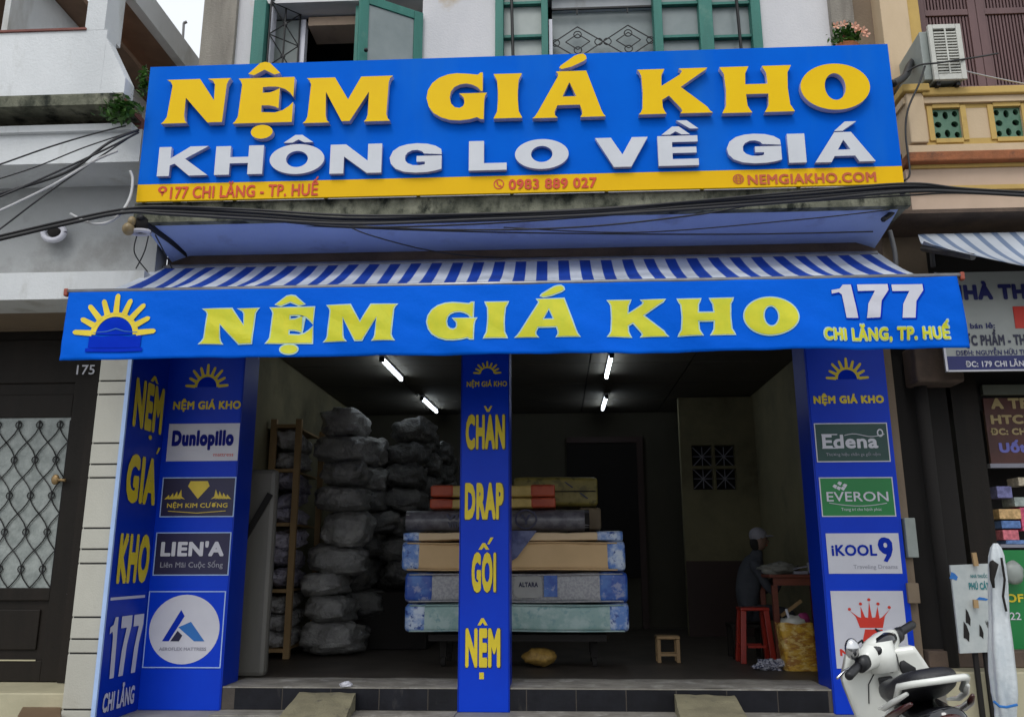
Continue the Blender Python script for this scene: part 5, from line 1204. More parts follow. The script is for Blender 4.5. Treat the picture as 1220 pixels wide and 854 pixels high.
q = em(612,686,646,712); put_shape([[(0,.2),(.12,0),(.88,0),(1,.2),(1,.8),(.88,1),(.12,1),(0,.8)]], q, YMt-.022, mat('emblem_pale', (.34,.34,.33), None, 9), t, name='emblem')
q = em(618,693,641,699); put_text('ALTARA', q, YMt-.024, m_pandark, t, bold=.05)
q = em(648,684,664,712); obj('strap_print', MB().box(q[0], q[1], YMt-.020, YMt-.002, q[2]+.01, q[3]-.01), m_bluewrap, t)
t, r = slab(478.5,645,745,680, YMt, .95, 'mattress', 'thick tan foam mattress with blue floral plastic ends, third from the bottom', 'mattress', [(.01,.98,m_tanf,'mattress_body'),(0,.085,m_blueflor,'end_sleeve'),(.915,1,m_blueflor,'end_sleeve')])
q = RP(603,632,640,672,YMt-.01); put_shape([[(0,1),(1,1),(.35,.2),(0,0)]], q, YMt-.026, printed('navy_foil', (.03,.04,.14), (.10,.12,.25), 9, .3), t, name='foil_flap')
t, r = slab(480,633.5,742,644, YMt+.01, .93, 'mattress', 'thin tan topper on the thick foam mattress', 'mattress', [(.03,.90,m_tanf2,'mattress_body'),(0,.08,m_blueflor,'end_sleeve'),(.88,1,m_blueflor,'end_sleeve')], .012)
# roll
x0, x1, z0, z1 = RP(483,607,702,632, YMt+.1); rr_ = (z1-z0)/2
t = thing('rolled_mattress', 'dark grey plastic-wrapped roll with a round logo lying on the tan mattresses', 'mattress', ((x0+x1)/2, YMt+.2, z0), None)
nr = 40
g = MB(); g.grid(lambda u, v: Vector((x0+(x1-x0)*v, YMt+.2+rr_*(1+.04*noise.noise(Vector((v*9,math.cos(6.28*u),math.sin(6.28*u)))))*math.cos(2*math.pi*u), (z0+z1)/2+rr_*(1+.05*noise.noise(Vector((v*9,math.cos(6.28*u),math.sin(6.28*u)))))*math.sin(2*math.pi*u))), 24, 30, True)
obj('roll_wrap', g, m_roll, t, smooth=True)
obj('roll_end', MB().tube([(x0+.003,YMt+.2,(z0+z1)/2),(x0+.03,YMt+.2,(z0+z1)/2)], rr_*.97, 20), m_acwhite, t); obj('roll_end', MB().tube([(x1-.04,YMt+.2,(z0+z1)/2),(x1+.003,YMt+.2,(z0+z1)/2)], rr_*1.02, 20), m_black, t)
q = RP(613,606,640,630,YMt+.05); put_shape([ellipse(.5,.5,.5,.5,24), ellipse(.5,.5,.42,.42,24)], q, YMt+.2-rr_-.012, m_pandark, t, name='round_logo')
q = RP(620,612,633,624,YMt+.05); put_shape([[(0,1),(.25,1),(.5,.5),(.75,1),(1,1),(.6,.35),(.6,0),(.4,0),(.4,.35)]], q, YMt+.2-rr_-.013, m_pandark, t, name='round_logo')
q = RP(530,612,545,619,YMt+.05); put_text('VI', q, YMt+.2-rr_-.012, m_pandark, t, bold=.05); q = RP(533,621,549,628,YMt+.05); put_text('VITA', q, YMt+.2-rr_-.010, m_pandark, t, bold=.05)
# parcels
for i, (py0, py1, lab) in enumerate(((593,605.5,'lower flat red and yellow parcel on the grey roll'),(577.5,592,'upper flat red and yellow parcel below the olive box'))):
    t, r = slab(512+i,py0,662-i,py1, YMt+.12, .5, 'parcel', lab, 'parcel', [(.004,.996,m_yelbox,'parcel_body'),(0,.19,m_redbox,'parcel_end'),(.80,1,m_redbox,'parcel_end')], .012, 'red and yellow bedding parcels')
t, r = slab(612,567.5,712,603, YMt+.45, .5, 'box', 'olive yellow carton behind the red parcels at the top of the stack', 'box', [(0,1,m_olive,'carton_body')], .02, None)
obj('carton_seam', MB().box(r[0]+.02, r[1]-.02, YMt+.438, YMt+.449, (r[2]+r[3])/2-.006, (r[2]+r[3])/2+.004), m_black, t)
for a_, b_ in ((672,577),(690,590)):
    q = RP(a_, b_-3, a_+11, b_+4, YMt+.44); put_shape([[(0,1),(.2,1),(1,.1),(.85,0)]], q, YMt+.436, m_pandark, t, name='print_stroke')
t, r = slab(690,604,716,631, YMt+.5, .4, 'box', 'small brown carton at the right end of the grey roll', 'box', [(0,1,mat('carton_brown', (.20,.15,.09), None, 4, rough=.7),'carton_body')], .008, None)
# trolley under the stack
tz = W(615, 756, y=YMt).z; X0, X1 = W(510,700,y=YMt).x, W(722,700,y=YMt).x
ct = thing('trolley', 'dark low cart carrying the stack of mattresses', 'cart', ((X0+X1)/2, YMt+.4, FLOOR))
obj('cart_deck', MB().box(X0, X1, YMt+.08, YMt+.9, tz-.06, tz-.004), m_black, ct)
for xx in (X0+.1, X1-.1):
    for yy in (YMt+.35, YMt+.8):
        obj('cart_leg', MB().box(xx-.03, xx+.03, yy-.03, yy+.03, FLOOR+.09, tz-.061), m_black, ct)
        obj('cart_wheel', MB().tube([(xx-.02, yy, FLOOR+.05), (xx+.02, yy, FLOOR+.05)], .045, 14), m_black, ct)
# gold cushion on the floor under the stack
c = W(643, 794, z=FLOOR+.02)
t = thing('bundle', 'small gold fabric bundle on the floor under the mattress stack', 'bundle', c)
obj('fabric_roll', MB().ball(c+Vector((0,.1,.075)), .15, .1, .075, 20, 12, .25, 2), mat('gold_fabric', (.42,.26,.06), (.22,.13,.03), 22, rough=.6), t, smooth=True)
# wooden stool
def stool(c, w, h, m_, name, label, leg, splay, cat='stool', top_r=.0):
    t = thing(name, label, cat, c); c = Vector(c); d = w*.8
    obj('seat', MB().box(c.x-w/2, c.x+w/2, c.y-d/2, c.y+d/2, c.z+h-.03, c.z+h), m_, t, bevel=.008)
    for sx_ in (-1, 1):
        for sy_ in (-1, 1):
            obj('leg', MB().bar((c.x+sx_*(w/2-leg*.6), c.y+sy_*(d/2-leg*.6), c.z+h-.031), (c.x+sx_*(w/2-leg*.6+splay), c.y+sy_*(d/2-leg*.6+splay), c.z+.001), leg), m_, t, bevel=.004)
    for k, zz_ in enumerate((c.z+h*.30,)):
        for sy_ in (-1, 1): obj('stretcher', MB().bar((c.x-w/2+leg, c.y+sy_*(d/2-leg*.6+splay*.7), zz_), (c.x+w/2-leg, c.y+sy_*(d/2-leg*.6+splay*.7), zz_), .022), m_, t)
        for sx_ in (-1, 1): obj('stretcher', MB().bar((c.x+sx_*(w/2-leg*.6+splay*.7), c.y-d/2+leg, zz_), (c.x+sx_*(w/2-leg*.6+splay*.7), c.y+d/2-leg, zz_), .022), m_, t)
    return t
c = W(798, 790, z=FLOOR+.001); stool((c.x, c.y+.12, FLOOR+.001), .22, .24, m_wood, 'wooden_stool', 'low brown wooden stool on the shop floor left of the red stool', .035, .0)
c = W(905, 791, z=FLOOR+.001); m_redp = mat('red_plastic', (.34,.022,.010), (.28,.018,.009), 5, rough=.35)
stool((c.x, c.y+.15, FLOOR+.001), .27, .50, m_redp, 'plastic_stool', 'tall red plastic stool beside the yellow bag', .05, .035)
# yellow bag
c = W(957, 800, z=FLOOR+.002); x0, x1, z0, z1 = RP(936,743,979,799,c.y)
t = thing('shopping_bag', 'crinkled yellow bag filled with things beside the right pillar', 'bag', (c.x, c.y+.1, FLOOR))
g = MB(); bw_, bh_ = (x1-x0), z1-FLOOR
def bagf(u, v):
    a_ = 2*math.pi*u; s_ = max(abs(math.cos(a_)), abs(math.sin(a_)))**.7
    rx_ = bw_/2*(.94+.08*v); ry_ = .11
    k_ = 1+.05*noise.noise(Vector((math.cos(a_)*2, math.sin(a_)*2, v*6)))
    return Vector((c.x+rx_*math.cos(a_)/s_*k_ - .03*(v-.5), c.y+.13+ry_*math.sin(a_)/s_*k_, FLOOR+.004+bh_*v*(1+.02*math.sin(5*a_))))
g.grid(bagf, 40, 14, True)
obj('bag_body', g, mat('yellow_bag', (.62,.36,.035), (.36,.15,.02), 9, rough=.4, bump=1.0, bscale=22, c3=(.72,.52,.18), s3=14, lo3=.5, hi3=.6, streak=.4, streak3=.5, lo=.42, hi=.55), t, smooth=True)
obj('bag_bottom', MB().box(c.x-bw_*.42, c.x+bw_*.42, c.y+.05, c.y+.2, FLOOR+.003, FLOOR+.01), m_yelbox, t)
obj('bag_filling', MB().ball((c.x,c.y+.13,FLOOR+bh_-.01), bw_*.42, .1, .07, 18, 10, .4, 4), m_acwhite, t, smooth=True)
obj('bag_filling', MB().ball((c.x+.07,c.y+.13,FLOOR+bh_+.03), .06, .06, .06, 12, 8, .3, 9), mat('magenta_cloth', (.30,.03,.14), None, 8), t, smooth=True)
obj('bag_filling', MB().tube([(c.x-.05,c.y+.1,FLOOR+bh_), (c.x-.08,c.y+.1,FLOOR+bh_+.12)], .012, 6), m_panwhite, t)
# rag
c = W(922, 797, z=FLOOR+.01)
g = MB().ball(c+Vector((0,.03,.035)), .10, .06, .045, 26, 16, .9, 6).ball(c+Vector((-.09,.03,.02)), .07, .05, .025, 20, 12, .9, 2)
tag(obj('cloth_rag', g, mat('striped_rag', (.40,.40,.46), (.06,.07,.12), 38, rough=.8, lo=.5, hi=.56)), 'crumpled grey and white rag on the ledge under the red stool', 'cloth')
# table
c = W(918, 690, y=1.75); TH = W(940, 684, y=1.55).z
xt0, xt1 = W(917, 690, y=1.55).x, 2.6
t = thing('table', 'reddish wooden table behind the red stool, half hidden by the right pillar', 'table', (2.1, 1.8, FLOOR))
obj('table_top', MB().box(xt0, xt1, 1.55, 2.15, TH-.03, TH), mat('red_wood', (.20,.055,.03), (.15,.04,.025), 6, rough=.5, streak=.3), t, bevel=.006)
obj('apron', MB().box(xt0+.04, xt1-.04, 1.58, 1.60, TH-.10, TH-.031), MATS['red_wood'], t)
for xx in (xt0+.05, xt1-.06):
    for yy in (1.6, 2.1): obj('leg', MB().box(xx-.025, xx+.025, yy-.02, yy+.025, FLOOR+.001, TH-.101 if yy < 1.7 else TH-.031), MATS['red_wood'], t)
obj('brace', MB().bar((xt0+.10, 1.64, TH-.38), (xt0+.30, 1.64, TH-.24), .03), m_wood, t)
c = Vector((xt0+.13, 1.72, TH))
tag(obj('cloth_bundle', MB().ball(c+Vector((0,0,.05)), .17, .12, .06, 24, 14, .5, 3), mat('grey_cloth', (.24,.24,.21), (.17,.17,.15), 8, rough=.85), smooth=True), 'rumpled grey cloth lying on the left end of the red table', 'cloth')
for k, (xx, h_, cc, lb_) in enumerate(((.42,.11,(.28,.28,.30),'pale cup on the red table beside the cloth'),(.55,.16,(.30,.29,.25),'white tin standing on the red table by the pillar'))):
    cx_ = xt0+xx
    tag(obj('cup' if k == 0 else 'tin', MB().tube([(cx_,1.66,TH+.001),(cx_,1.66,TH+h_)], [.03,.036], 14), mat('cup_%s' % ('grey' if k == 0 else 'white'), cc, None, 5), smooth=False), lb_, 'cup' if k == 0 else 'tin')
tag(obj('scissors_tray', MB().box(xt0+.25, xt0+.38, 1.62, 1.7, TH+.001, TH+.03).tube([(xt0+.22,1.65,TH+.04),(xt0+.40,1.66,TH+.075)], .008, 6), m_grey, bevel=.002), 'small dark tray with a pen on the red table', 'tray')

# seated person at the table
def person():
    hx_, hy_ = W(903, 645, y=2.05).x, 2.05
    hz = W(903, 645, y=2.05).z
    base = Vector((hx_-.04, 2.12, FLOOR))
    t = thing('person', 'person in a pale cap and dark clothes sitting bent over the red table', 'person', base)
    seat_z = hz-.74
    P = {}
    def V3(x, y, z): return Vector((x, y, z))
    pel = V3(hx_-.16, 2.12, seat_z+.06)
    pts = [pel, V3(hx_-.14,2.12,seat_z+.22), V3(hx_-.09,2.11,seat_z+.40), V3(hx_-.045,2.10,seat_z+.52), V3(hx_-.02,2.08,seat_z+.60), V3(hx_,2.06,hz-.06)]
    rr = [.13,.125,.14,.11,.055,.06]
    ed = [(0,1),(1,2),(2,3),(3,4),(4,5)]
    def chain(start, lst):
        prev = start
        for p, r_ in lst: pts.append(p); rr.append(r_); ed.append((prev, len(pts)-1)); prev = len(pts)-1
    for s_ in (-1, 1):
        yy = 2.10+s_*.17
        chain(3, [(V3(hx_-.06,yy,seat_z+.50),.06),(V3(hx_+.02,yy+s_*.02,seat_z+.32),.045),(V3(hx_+.10,yy-.0,seat_z+.24),.040),(V3(hx_+.22,yy-s_*.05,TH+.04),.03),(V3(hx_+.28,yy-s_*.06,TH+.035),.026)])
        yl = 2.12+s_*.10
        chain(0, [(V3(hx_-.10,yl,seat_z+.05),.095),(V3(hx_+.08,yl+s_*.03,seat_z+.06),.075),(V3(hx_+.26,yl+s_*.03,seat_z+.05),.062),(V3(hx_+.27,yl+s_*.03,seat_z-.15),.052),(V3(hx_+.26,yl+s_*.03,FLOOR+.07),.04),(V3(hx_+.36,yl+s_*.03,FLOOR+.04),.035)])
    me = bpy.data.meshes.new('body'); off = worldloc(t); me.from_pydata([p-off for p in pts], ed, [])
    mcl = mat('dark_clothing', (.035,.04,.05), (.05,.055,.065), 10, rough=.9); me.materials.append(mcl)
    o = bpy.data.objects.new('body', me); COL.objects.link(o); o.parent = t
    sk = o.modifiers.new('skin', 'SKIN'); 
    for i, r_ in enumerate(rr): me.skin_vertices[0].data[i].radius = (r_, r_)
    me.skin_vertices[0].data[0].use_root = True
    sb = o.modifiers.new('sub', 'SUBSURF'); sb.levels = 1; sb.render_levels = 2; sk.use_smooth_shade = True
    ms_ = mat('skin', (.20,.12,.085), None, 6, rough=.6)
    hc = V3(hx_+.015, 2.05, hz+.02)
    obj('head', MB().ball(hc, .078, .074, .105, 20, 14).ball(hc+V3(.075,-.005,-.02), .02, .015, .022, 10, 8).ball(hc+V3(0,-.072,-.01), .014, .012, .03, 8, 6), ms_, t, smooth=True)
    obj('eye', MB().ball(hc+V3(.066,-.03,.012), .010, .012, .008, 8, 6), m_pandark, t, smooth=True)
    obj('mouth', MB().ball(hc+V3(.064,-.02,-.055), .012, .02, .005, 8, 6), m_crown, t, smooth=True)
    obj('cap', MB().ball(hc+V3(-.012,0,.045), .09, .085, .078, 20, 12).ball(hc+V3(.085,-.005,.035), .06, .06, .012, 14, 8), mat('pale_cap', (.26,.26,.29), (.20,.20,.23), 9, rough=.85), t, smooth=True)
    obj('hair', MB().ball(hc+V3(-.045,0,-.03), .05, .07, .08, 14, 10), m_black, t, smooth=True)
    for s_ in (-1, 1):
        hb = V3(hx_+.29, 2.10+s_*.11, TH+.035); g = MB().ball(hb, .045, .038, .018, 14, 8)
        for f2 in range(4):
            b0_ = hb+V3(.035, -.024+.016*f2, 0); L2 = (.055,.065,.06,.045)[f2]
            g.tube([b0_, b0_+V3(L2*.55,0,.004), b0_+V3(L2,0,-.012)], [.009,.008,.006], 7)
        g.tube([hb+V3(0,-s_*.03,0), hb+V3(.03,-s_*.055,-.002), hb+V3(.055,-s_*.055,-.008)], [.010,.009,.007], 7)
        obj('hand', g, ms_, t, smooth=True)
    st = thing('wooden_stool', 'dark stool under the seated person behind the red stool', 'stool', (pel.x, 2.12, FLOOR))
    obj('seat', MB().box(pel.x-.17, pel.x+.17, 1.96, 2.28, seat_z-.08, seat_z-.05), m_door, st)
    for sx_ in (-1,1):
        for sy_ in (-1,1): obj('leg', MB().box(pel.x+sx_*.14-.02, pel.x+sx_*.14+.02, 2.12+sy_*.13-.02, 2.12+sy_*.13+.02, FLOOR+.001, seat_z-.081), m_door, st)
person()
# wooden rack at left with bagged bedding
xr0, xr1 = -2.98, W(340, 785, z=FLOOR).x
yr = W(340, 785, z=FLOOR).y
zt_ = W(357, 499, y=yr).z
rk = thing('storage_rack', 'tall wooden rack of bagged bedding standing at the left of the shop', 'rack', (xr0, yr, FLOOR))
for xx in (xr1, xr0+.05):
    for yy in (yr, yr+.9): obj('post', MB().box(xx-.03, xx+.03, yy, yy+.05, FLOOR+.001, zt_), m_wood, rk)
szs = [W(330, p, y=yr).z for p in (773, 702, 623, 559)] + [zt_-.06]
for z_ in szs:
    obj('shelf', MB().box(xr0+.021, xr1-.031, yr+.01, yr+.92, z_-.02, z_), m_wood, rk)
    obj('rail', MB().box(xr0+.08, xr1-.031, yr-.012, yr+.009, z_-.03, z_+.005), m_wood, rk)
m_bagw = mat('clear_bag_white', (.80,.78,.76), (.58,.56,.55), 7, rough=.22, bump=1.0, bscale=15, c3=(.30,.28,.29), s3=14, lo3=.56, hi3=.66, objrand=.42)
m_bagp = mat('clear_bag_lilac', (.74,.70,.80), (.50,.46,.60), 8, rough=.22, bump=1.0, bscale=15, c3=(.28,.26,.30), s3=14, lo3=.56, hi3=.66, objrand=.42)
m_bagd = mat('clear_bag_grey', (.20,.195,.18), (.10,.10,.10), 6, rough=.3, bump=.8, bscale=15, spec=.7, c3=(.32,.31,.28), s3=9, lo3=.60, hi3=.72, objrand=.42)
m_bagm = mat('clear_bag_mid_grey', (.46,.45,.43), (.22,.215,.205), 5, rough=.3, bump=.8, bscale=15, spec=.7, c3=(.50,.48,.45), s3=9, lo3=.58, hi3=.72, objrand=.42)
G_b = 'plastic-bagged pillows and quilts'
bm_ = [[MB().ball((0,0,0), .5, .5, .5, 44, 30, .17, k*3.1, crumple=.09, pw=.62).mesh('bagged_bedding', mm_, smooth=True) for k in range(4)] for mm_ in (m_bagw, m_bagp, m_bagd, m_bagm)]
def bagged(c, s_, mi, label, rz=0):
    o = bpy.data.objects.new('bagged_bedding', bm_[mi][random.randrange(4)]); COL.objects.link(o); o.location = c; o.scale = s_; o.rotation_euler = (random.uniform(-.15,.15), random.uniform(-.15,.15), rz)
    tag(o, label, 'bedding', G_b); return o
wR = xr1-xr0
names = ['lowest shelf','second shelf','third shelf','fourth shelf','top shelf']
for k in range(4):
    hgt = szs[k+1]-szs[k]; nl = max(2, int(hgt/.17))
    for j in range(nl):
        zc_ = szs[k]+hgt*.93*(j+.5)/nl
        pos_ = 'bottom' if j == 0 else ('top' if j == nl-1 else ('middle', 'upper middle')[j-1 if nl > 3 else 0])
        bagged(Vector(((xr0+xr1)/2+random.uniform(-.01,.02), yr+.40, zc_)), (wR*1.02, .85, hgt/nl*1.05), 1 if k in (1,2) else 0, '%s plastic bundle, %s one on the %s of the rack' % ('lilac' if k in (1,2) else 'grey', pos_, names[k]))
# stacks of bagged pillows beside and behind the rack
for ky in range(4):
    zc_ = FLOOR+.01
    for kz in range(10):
        if kz > 9-ky: continue
        h_ = random.uniform(.22,.35); w_ = .52+random.uniform(0,.28); zc_ += h_
        if zc_ > 3.0-(.12*ky): continue
        bagged(Vector((xr1+.36+.11*ky+(.10 if 3 <= kz <= 6 else 0)+random.uniform(-.10,.10), yr+.36+ky*.74+random.uniform(-.05,.08), zc_-h_/2)), (w_, .74, h_*1.22), 3 if ky == 0 or kz > 5 else 2,
               'grey bedding bag, number %s from the floor in the %s stack beside the rack' % (('one','two','three','four','five','six','seven','eight','nine','ten')[kz], ('front','second','third','rearmost')[ky]), random.uniform(-.25,.25))
for ky in range(4):
    for kz in range(7):
        bagged(Vector((xr1+.95+.04*ky+random.uniform(-.07,.07), yr+1.25+ky*.68, FLOOR+.80+kz*.27-.06*ky)), (.55,.66,.33), 2, 'dark bedding bag, %s up in the %s row on the right of the pile' % (('lowest','second','third','fourth','fifth','sixth','highest')[kz], ('front','second','third','rearmost')[ky]), random.uniform(-.3,.3))
obj('pile_shelf', MB().box(xr1+.16, xr1+1.25, yr+.9, yr+4, FLOOR+.01, FLOOR+.6), m_black, rk)
# pale panel leaning inside left pillar
pz1 = W(302, 558, y=.45).z
pp = thing('leaning_panel', 'pale folded panel standing on edge between the left pillar and the rack', 'panel', (-2.5, .5, FLOOR))
xp0 = LX1+.02
obj('panel_sheet', MB().box(W(290,700,y=.5).x-.10, W(321,700,y=.5).x, .50, .62, FLOOR+.003, pz1), m_shutter, pp, bevel=.04)
obj('strap', MB().bar(W(286,650,y=.47), W(322,588,y=.47), .05, .02, up=(0,1,0)), m_black, pp)
# small white items right of right pillar (electric boxes)
for k, (p, lb_) in enumerate((((1081,617,1089,664),'narrow grey meter box beside the right pillar, upper one'),((1083,694,1092,718),'narrow beige box beside the right pillar, below the meter box'))):
    q = RP(*p, .0); tag(obj('meter_box', MB().box(q[0]-.03, q[1], -.06, .09, q[2], q[3]), m_acgrey if k == 0 else m_tan, bevel=.006), lb_, 'box')

# ------------------------------------------------------------------ SCOOTER
m_scw = mat('scooter_white_paint', (.76,.77,.72), (.73,.74,.69), 2, rough=.22, coat=.5)
m_scb = mat('scooter_black_plastic', (.013,.013,.015), None, 8, rough=.42)
m_scs = mat('scooter_seat_vinyl', (.016,.016,.019), None, 30, rough=.38, bump=.3, bscale=120)
m_scg = mat('scooter_gloss_black', (.012,.012,.015), None, 8, rough=.12, coat=.8)
m_chr = mat('chrome', (.65,.65,.66), None, 8, rough=.12, metal=1.0)
m_tail = mat('tail_light_red', (.05,.008,.006), None, 9, rough=.2, coat=.6)
SO = Vector((1.70, -2.52, 0.0)); SA = rad(-6)
cs, sn = math.cos(SA), math.sin(SA)
LEAN = rad(9)
def L(x, y, z):
    y *= .80; x *= .88; x, z = x*math.cos(LEAN)-z*math.sin(LEAN), z*math.cos(LEAN)+x*math.sin(LEAN)
    return Vector((SO.x + x*cs - y*sn, SO.y + x*sn + y*cs, SO.z + z))   # x right, y forward
sc = thing('scooter', 'white and black motor scooter parked in front of the right pillar', 'scooter', SO)
def loft(secs, n_=20, pw=2.4, cap=True):
    """secs: (x, y, z, half-width, half-height, axis) superellipse sections along y"""
    g = MB(); vs = []; 
    for (x, y, z, a_, b_) in secs:
        for k in range(n_):
            t_ = 2*math.pi*k/n_; c_, s_ = math.cos(t_), math.sin(t_)
            vs.append(L(x+a_*math.copysign(abs(c_)**(2/pw), c_), y, z+b_*math.copysign(abs(s_)**(2/pw), s_)))
    fs = []
    for i in range(len(secs)-1):
        for k in range(n_):
            a1_, b1_ = i*n_+k, i*n_+(k+1)%n_; fs.append((a1_, b1_, b1_+n_, a1_+n_))
    fs += [tuple(range(n_)), tuple(range((len(secs)-1)*n_, len(secs)*n_))]
    return g.add(vs, fs)
# wheels
def wheel(y, steer=0):
    w = obj('wheel', MB().grid(lambda u, v: L(0.045*math.cos(2*math.pi*v), y+(.205+.045*math.sin(2*math.pi*v))*math.cos(2*math.pi*u), .25+(.205+.045*math.sin(2*math.pi*v))*math.sin(2*math.pi*u)), 32, 12), m_scb, sc, smooth=True)
    g = MB()
    for k in range(5):
        a_ = k*1.2566; g.bar(L(0,y,.25), L(0, y+.17*math.cos(a_), .25+.17*math.sin(a_)), .035, .02)
    g.tube([L(-.05,y,.25), L(.05,y,.25)], .035, 12)
    g.tube([L(0, y+.172*math.cos(t*.2618), .25+.172*math.sin(t*.2618)) for t in range(25)], .015, 6, False)
    obj('rim', g, m_steel, w)
wheel(.62); wheel(-.60)
# leg shield (inner side faces the rider)
def shield(u, v):
    z = .30+.58*v; hw = .135+.095*min(1, v*1.3)-.05*max(0, v-.82)/.18
    x = (u-.5)*2*hw; y = .30+.10*(1-v)-.16*v*0+.05*abs(u-.5)*-2*.7 - .02*math.sin(math.pi*v)
    return L(x, y-.05*v, z)
g = MB(); g.grid(shield, 18, 16); g.grid(lambda u, v: shield(u, v)+Vector((-sn, cs, 0))*(.09+.04*math.sin(math.pi*u)), 18, 16)
for (ua, ub) in ((0,0),(1,1)):
    g.grid(lambda u, v: shield(ua, v)+Vector((-sn, cs, 0))*(.09*u), 2, 16)
g.grid(lambda u, v: shield(u, 1)+Vector((-sn, cs, 0))*((.09+.04*math.sin(math.pi*u))*v), 18, 2)
obj('leg_shield', g, m_scw, sc, smooth=True)
obj('shield_pocket', loft([(.125,.245,.79,.045,.04),(.125,.24,.79,.038,.034)]), m_scb, sc, smooth=True)
obj('key_switch', MB().box(-.03,.03,0,.001,0,.001) and MB().add([L(-.045,.225,.69),L(.03,.225,.69),L(.03,.225,.76),L(-.045,.225,.76),L(-.045,.27,.69),L(.03,.27,.69),L(.03,.27,.76),L(-.045,.27,.76)],[(0,1,2,3),(4,5,6,7),(0,1,5,4),(1,2,6,5),(2,3,7,6),(3,0,4,7)]), m_scb, sc, bevel=.008)
obj('front_cowl', loft([(0,.30,.84,.06,.05),(0,.36,.82,.17,.08),(0,.44,.76,.16,.14),(0,.52,.68,.10,.14),(0,.56,.60,.05,.06)]), m_scw, sc, smooth=True)
obj('front_fender', loft([(0,.40,.46,.03,.03),(0,.50,.53,.075,.04),(0,.62,.56,.08,.04),(0,.76,.50,.07,.03),(0,.86,.40,.03,.02)]), m_scw, sc, smooth=True)
obj('fork', MB().tube([L(-.09,.46,.70),L(-.09,.62,.25)], .022, 8).tube([L(.09,.46,.70),L(.09,.62,.25)], .022, 8), m_steel, sc)
# handlebar head, turned: its left end nearer the rider
HA = rad(42); 
def H(x, y, z):       # handlebar space around steering axis at (0,.28,1.0)
    c2, s2 = math.cos(HA), math.sin(HA); 
    return L(x*c2-y*s2, .27+x*s2+y*c2, .885+z+x*.22)
def hl(secs, n_=18, pw=2.4):
    g = MB(); vs = []
    for (x, y, z, a_, b_) in secs:
        for k in range(n_):
            t_ = 2*math.pi*k/n_; c_, s_ = math.cos(t_), math.sin(t_)
            vs.append(H(x, y+a_*math.copysign(abs(c_)**(2/pw), c_), z+b_*math.copysign(abs(s_)**(2/pw), s_)))
    fs = []
    for i in range(len(secs)-1):
        for k in range(n_):
            a1_, b1_ = i*n_+k, i*n_+(k+1)%n_; fs.append((a1_, b1_, b1_+n_, a1_+n_))
    fs += [tuple(range(n_)), tuple(range((len(secs)-1)*n_, len(secs)*n_))]
    return g.add(vs, fs)
obj('handlebar_cover', hl([(-.20,0,-.01,.025,.03),(-.13,0,0,.05,.05),(-.05,.0,0,.075,.065),(.05,.0,0,.075,.065),(.13,0,0,.05,.05),(.19,0,0,.028,.03)]), m_scw, sc, smooth=True)
obj('instrument_panel', hl([(-.095,-.035,.02,.03,.025),(-.03,-.045,.03,.045,.036),(.04,-.045,.03,.045,.036),(.10,-.035,.02,.03,.025)]), m_scg, sc, smooth=True)
obj('steering_cover', MB().tube([L(0,.245,.78), L(0,.26,.92)], [.065,.075], 16), m_scw, sc, smooth=True)
obj('steering_shroud', hl([(-.06,-.05,-.05,.02,.03),(-.02,-.06,-.06,.025,.045),(.03,-.06,-.06,.025,.045),(.06,-.05,-.05,.02,.03)]), m_scb, sc, smooth=True)
for s_ in (-1, 1):
    obj('hand_grip', MB().tube([H(s_*.20,0,0), H(s_*.22,0,0), H(s_*.33,-.02,0), H(s_*.34,-.02,0)], [.016,.021,.021,.018], 12), m_scb, sc, smooth=True)
    obj('switch_block', hl([(s_*.15,-.01,.0,.035,.035),(s_*.205,-.01,.0,.033,.034)]), m_scb, sc, smooth=True)
    obj('brake_lever', MB().tube([H(s_*.18,.04,-.01), H(s_*.24,.07,-.01), H(s_*.33,.06,-.01)], [.009,.008,.007], 8), m_chr, sc, smooth=True)
mr_ = obj('mirror', MB().tube([H(-.17,.02,.03), H(-.19,.03,.07), H(-.215,.02,.09)], .007, 8), m_scb, sc, smooth=True)
mc_ = H(-.225,.0,.085); obj('mirror_shell', MB().ball(mc_, .035, .03, .05, 16, 10), m_chr, mr_, smooth=True)
for s_ in (-1, 1):
    obj('brake_cable', MB().tube([H(s_*.17,.03,.0), H(s_*.14,.09,.05), L(s_*.06,.36,.93), L(s_*.03,.38,.80)], .006, 6), m_scb, sc, smooth=True)
obj('shield_seam', MB().tube([shield(.5+.30*math.cos(t*.5236-.2), .60+.30*math.sin(t*.5236))+Vector((sn,-cs,0))*.003 for t in range(7)], .003, 5), m_scb, sc)
obj('bag_hook', MB().tube([L(-.01,.235,.66), L(-.01,.20,.64), L(-.01,.20,.67)], .007, 6), m_scb, sc)
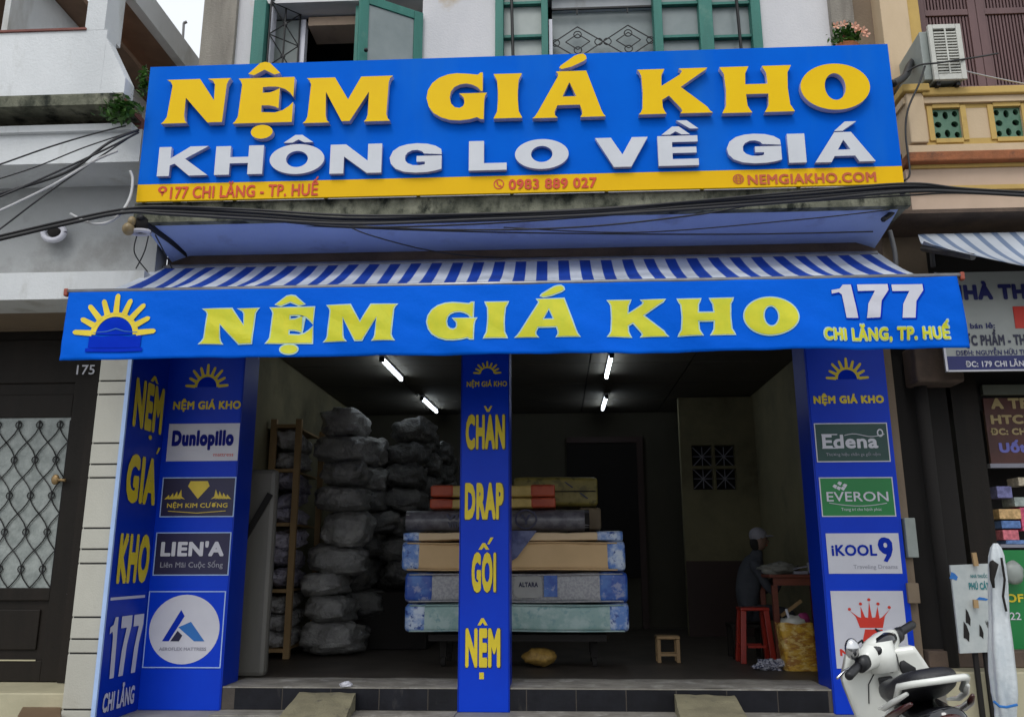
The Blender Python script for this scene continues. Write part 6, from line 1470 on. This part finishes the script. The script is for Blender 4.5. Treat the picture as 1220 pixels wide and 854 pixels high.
# floorboard, body, seat
obj('floorboard', loft([(0,.36,.30,.13,.035),(0,.20,.27,.15,.03),(0,-.05,.27,.15,.03),(0,-.15,.32,.13,.05)], pw=4), m_scb, sc, smooth=True)
obj('body_panel', loft([(0,-.08,.44,.10,.14),(0,-.15,.52,.15,.18),(0,-.32,.57,.175,.16),(0,-.52,.60,.155,.11),(0,-.70,.66,.12,.08),(0,-.84,.71,.06,.04)], 24), m_scg, sc, smooth=True)
obj('front_body', loft([(0,-.02,.42,.09,.13),(0,-.08,.50,.155,.175),(0,-.20,.555,.182,.150),(0,-.30,.56,.184,.12)], 24), m_scw, sc, smooth=True)
obj('number_plate', MB().add([L(-.09,-.93,.40),L(.09,-.93,.40),L(.09,-.95,.54),L(-.09,-.95,.54),L(-.09,-.925,.40),L(.09,-.925,.40),L(.09,-.945,.54),L(-.09,-.945,.54)],[(0,1,2,3),(4,5,6,7),(0,1,5,4),(1,2,6,5),(2,3,7,6),(3,0,4,7)]), m_panwhite, sc)
obj('lower_panel', loft([(0,-.12,.40,.12,.12),(0,-.35,.44,.15,.12),(0,-.60,.50,.12,.09)], 20), m_scb, sc, smooth=True)
seat = obj('seat', loft([(0,.00,.68,.07,.03),(0,-.05,.725,.105,.05),(0,-.20,.755,.145,.052),(0,-.40,.775,.155,.052),(0,-.56,.815,.145,.052),(0,-.70,.845,.115,.042),(0,-.78,.85,.06,.02)], 28, 2.8), m_scs, sc, smooth=True)
for s_ in (-1, 1):
    g = MB(); vs = []
    P1 = [(s_*.168,-.22,.69),(s_*.178,-.40,.715),(s_*.166,-.58,.76),(s_*.134,-.76,.81)]
    obj('side_trim', MB().tube([L(*p) for p in P1], [.006,.012,.013,.008], 10), m_scw, sc, smooth=True)
    obj('side_vent', MB().tube([L(p[0]*1.0, p[1]-.03, p[2]-.035) for p in P1], [.006,.015,.015,.008], 10), m_tail, sc, smooth=True)
obj('grab_rail', MB().tube([L(-.150,-.60,.775),L(-.150,-.72,.835),L(-.11,-.82,.85),L(0,-.86,.855),L(.11,-.82,.85),L(.150,-.72,.835),L(.150,-.60,.775)], .014, 10), m_scw, sc, smooth=True)
obj('tail_light', loft([(0,-.78,.70,.07,.035),(0,-.84,.70,.055,.028),(0,-.86,.70,.03,.015)]), m_tail, sc, smooth=True)
obj('rear_fender', loft([(0,-.62,.50,.09,.04),(0,-.80,.50,.08,.03),(0,-.92,.38,.05,.015)]), m_scb, sc, smooth=True)
obj('kick_stand', MB().tube([L(-.12,-.2,.26), L(-.24,-.26,.012)], .012, 8), m_iron, sc)
obj('exhaust', MB().tube([L(.14,-.25,.24), L(.17,-.5,.27), L(.18,-.85,.32)], [.03,.055,.05], 12), m_scb, sc, smooth=True)
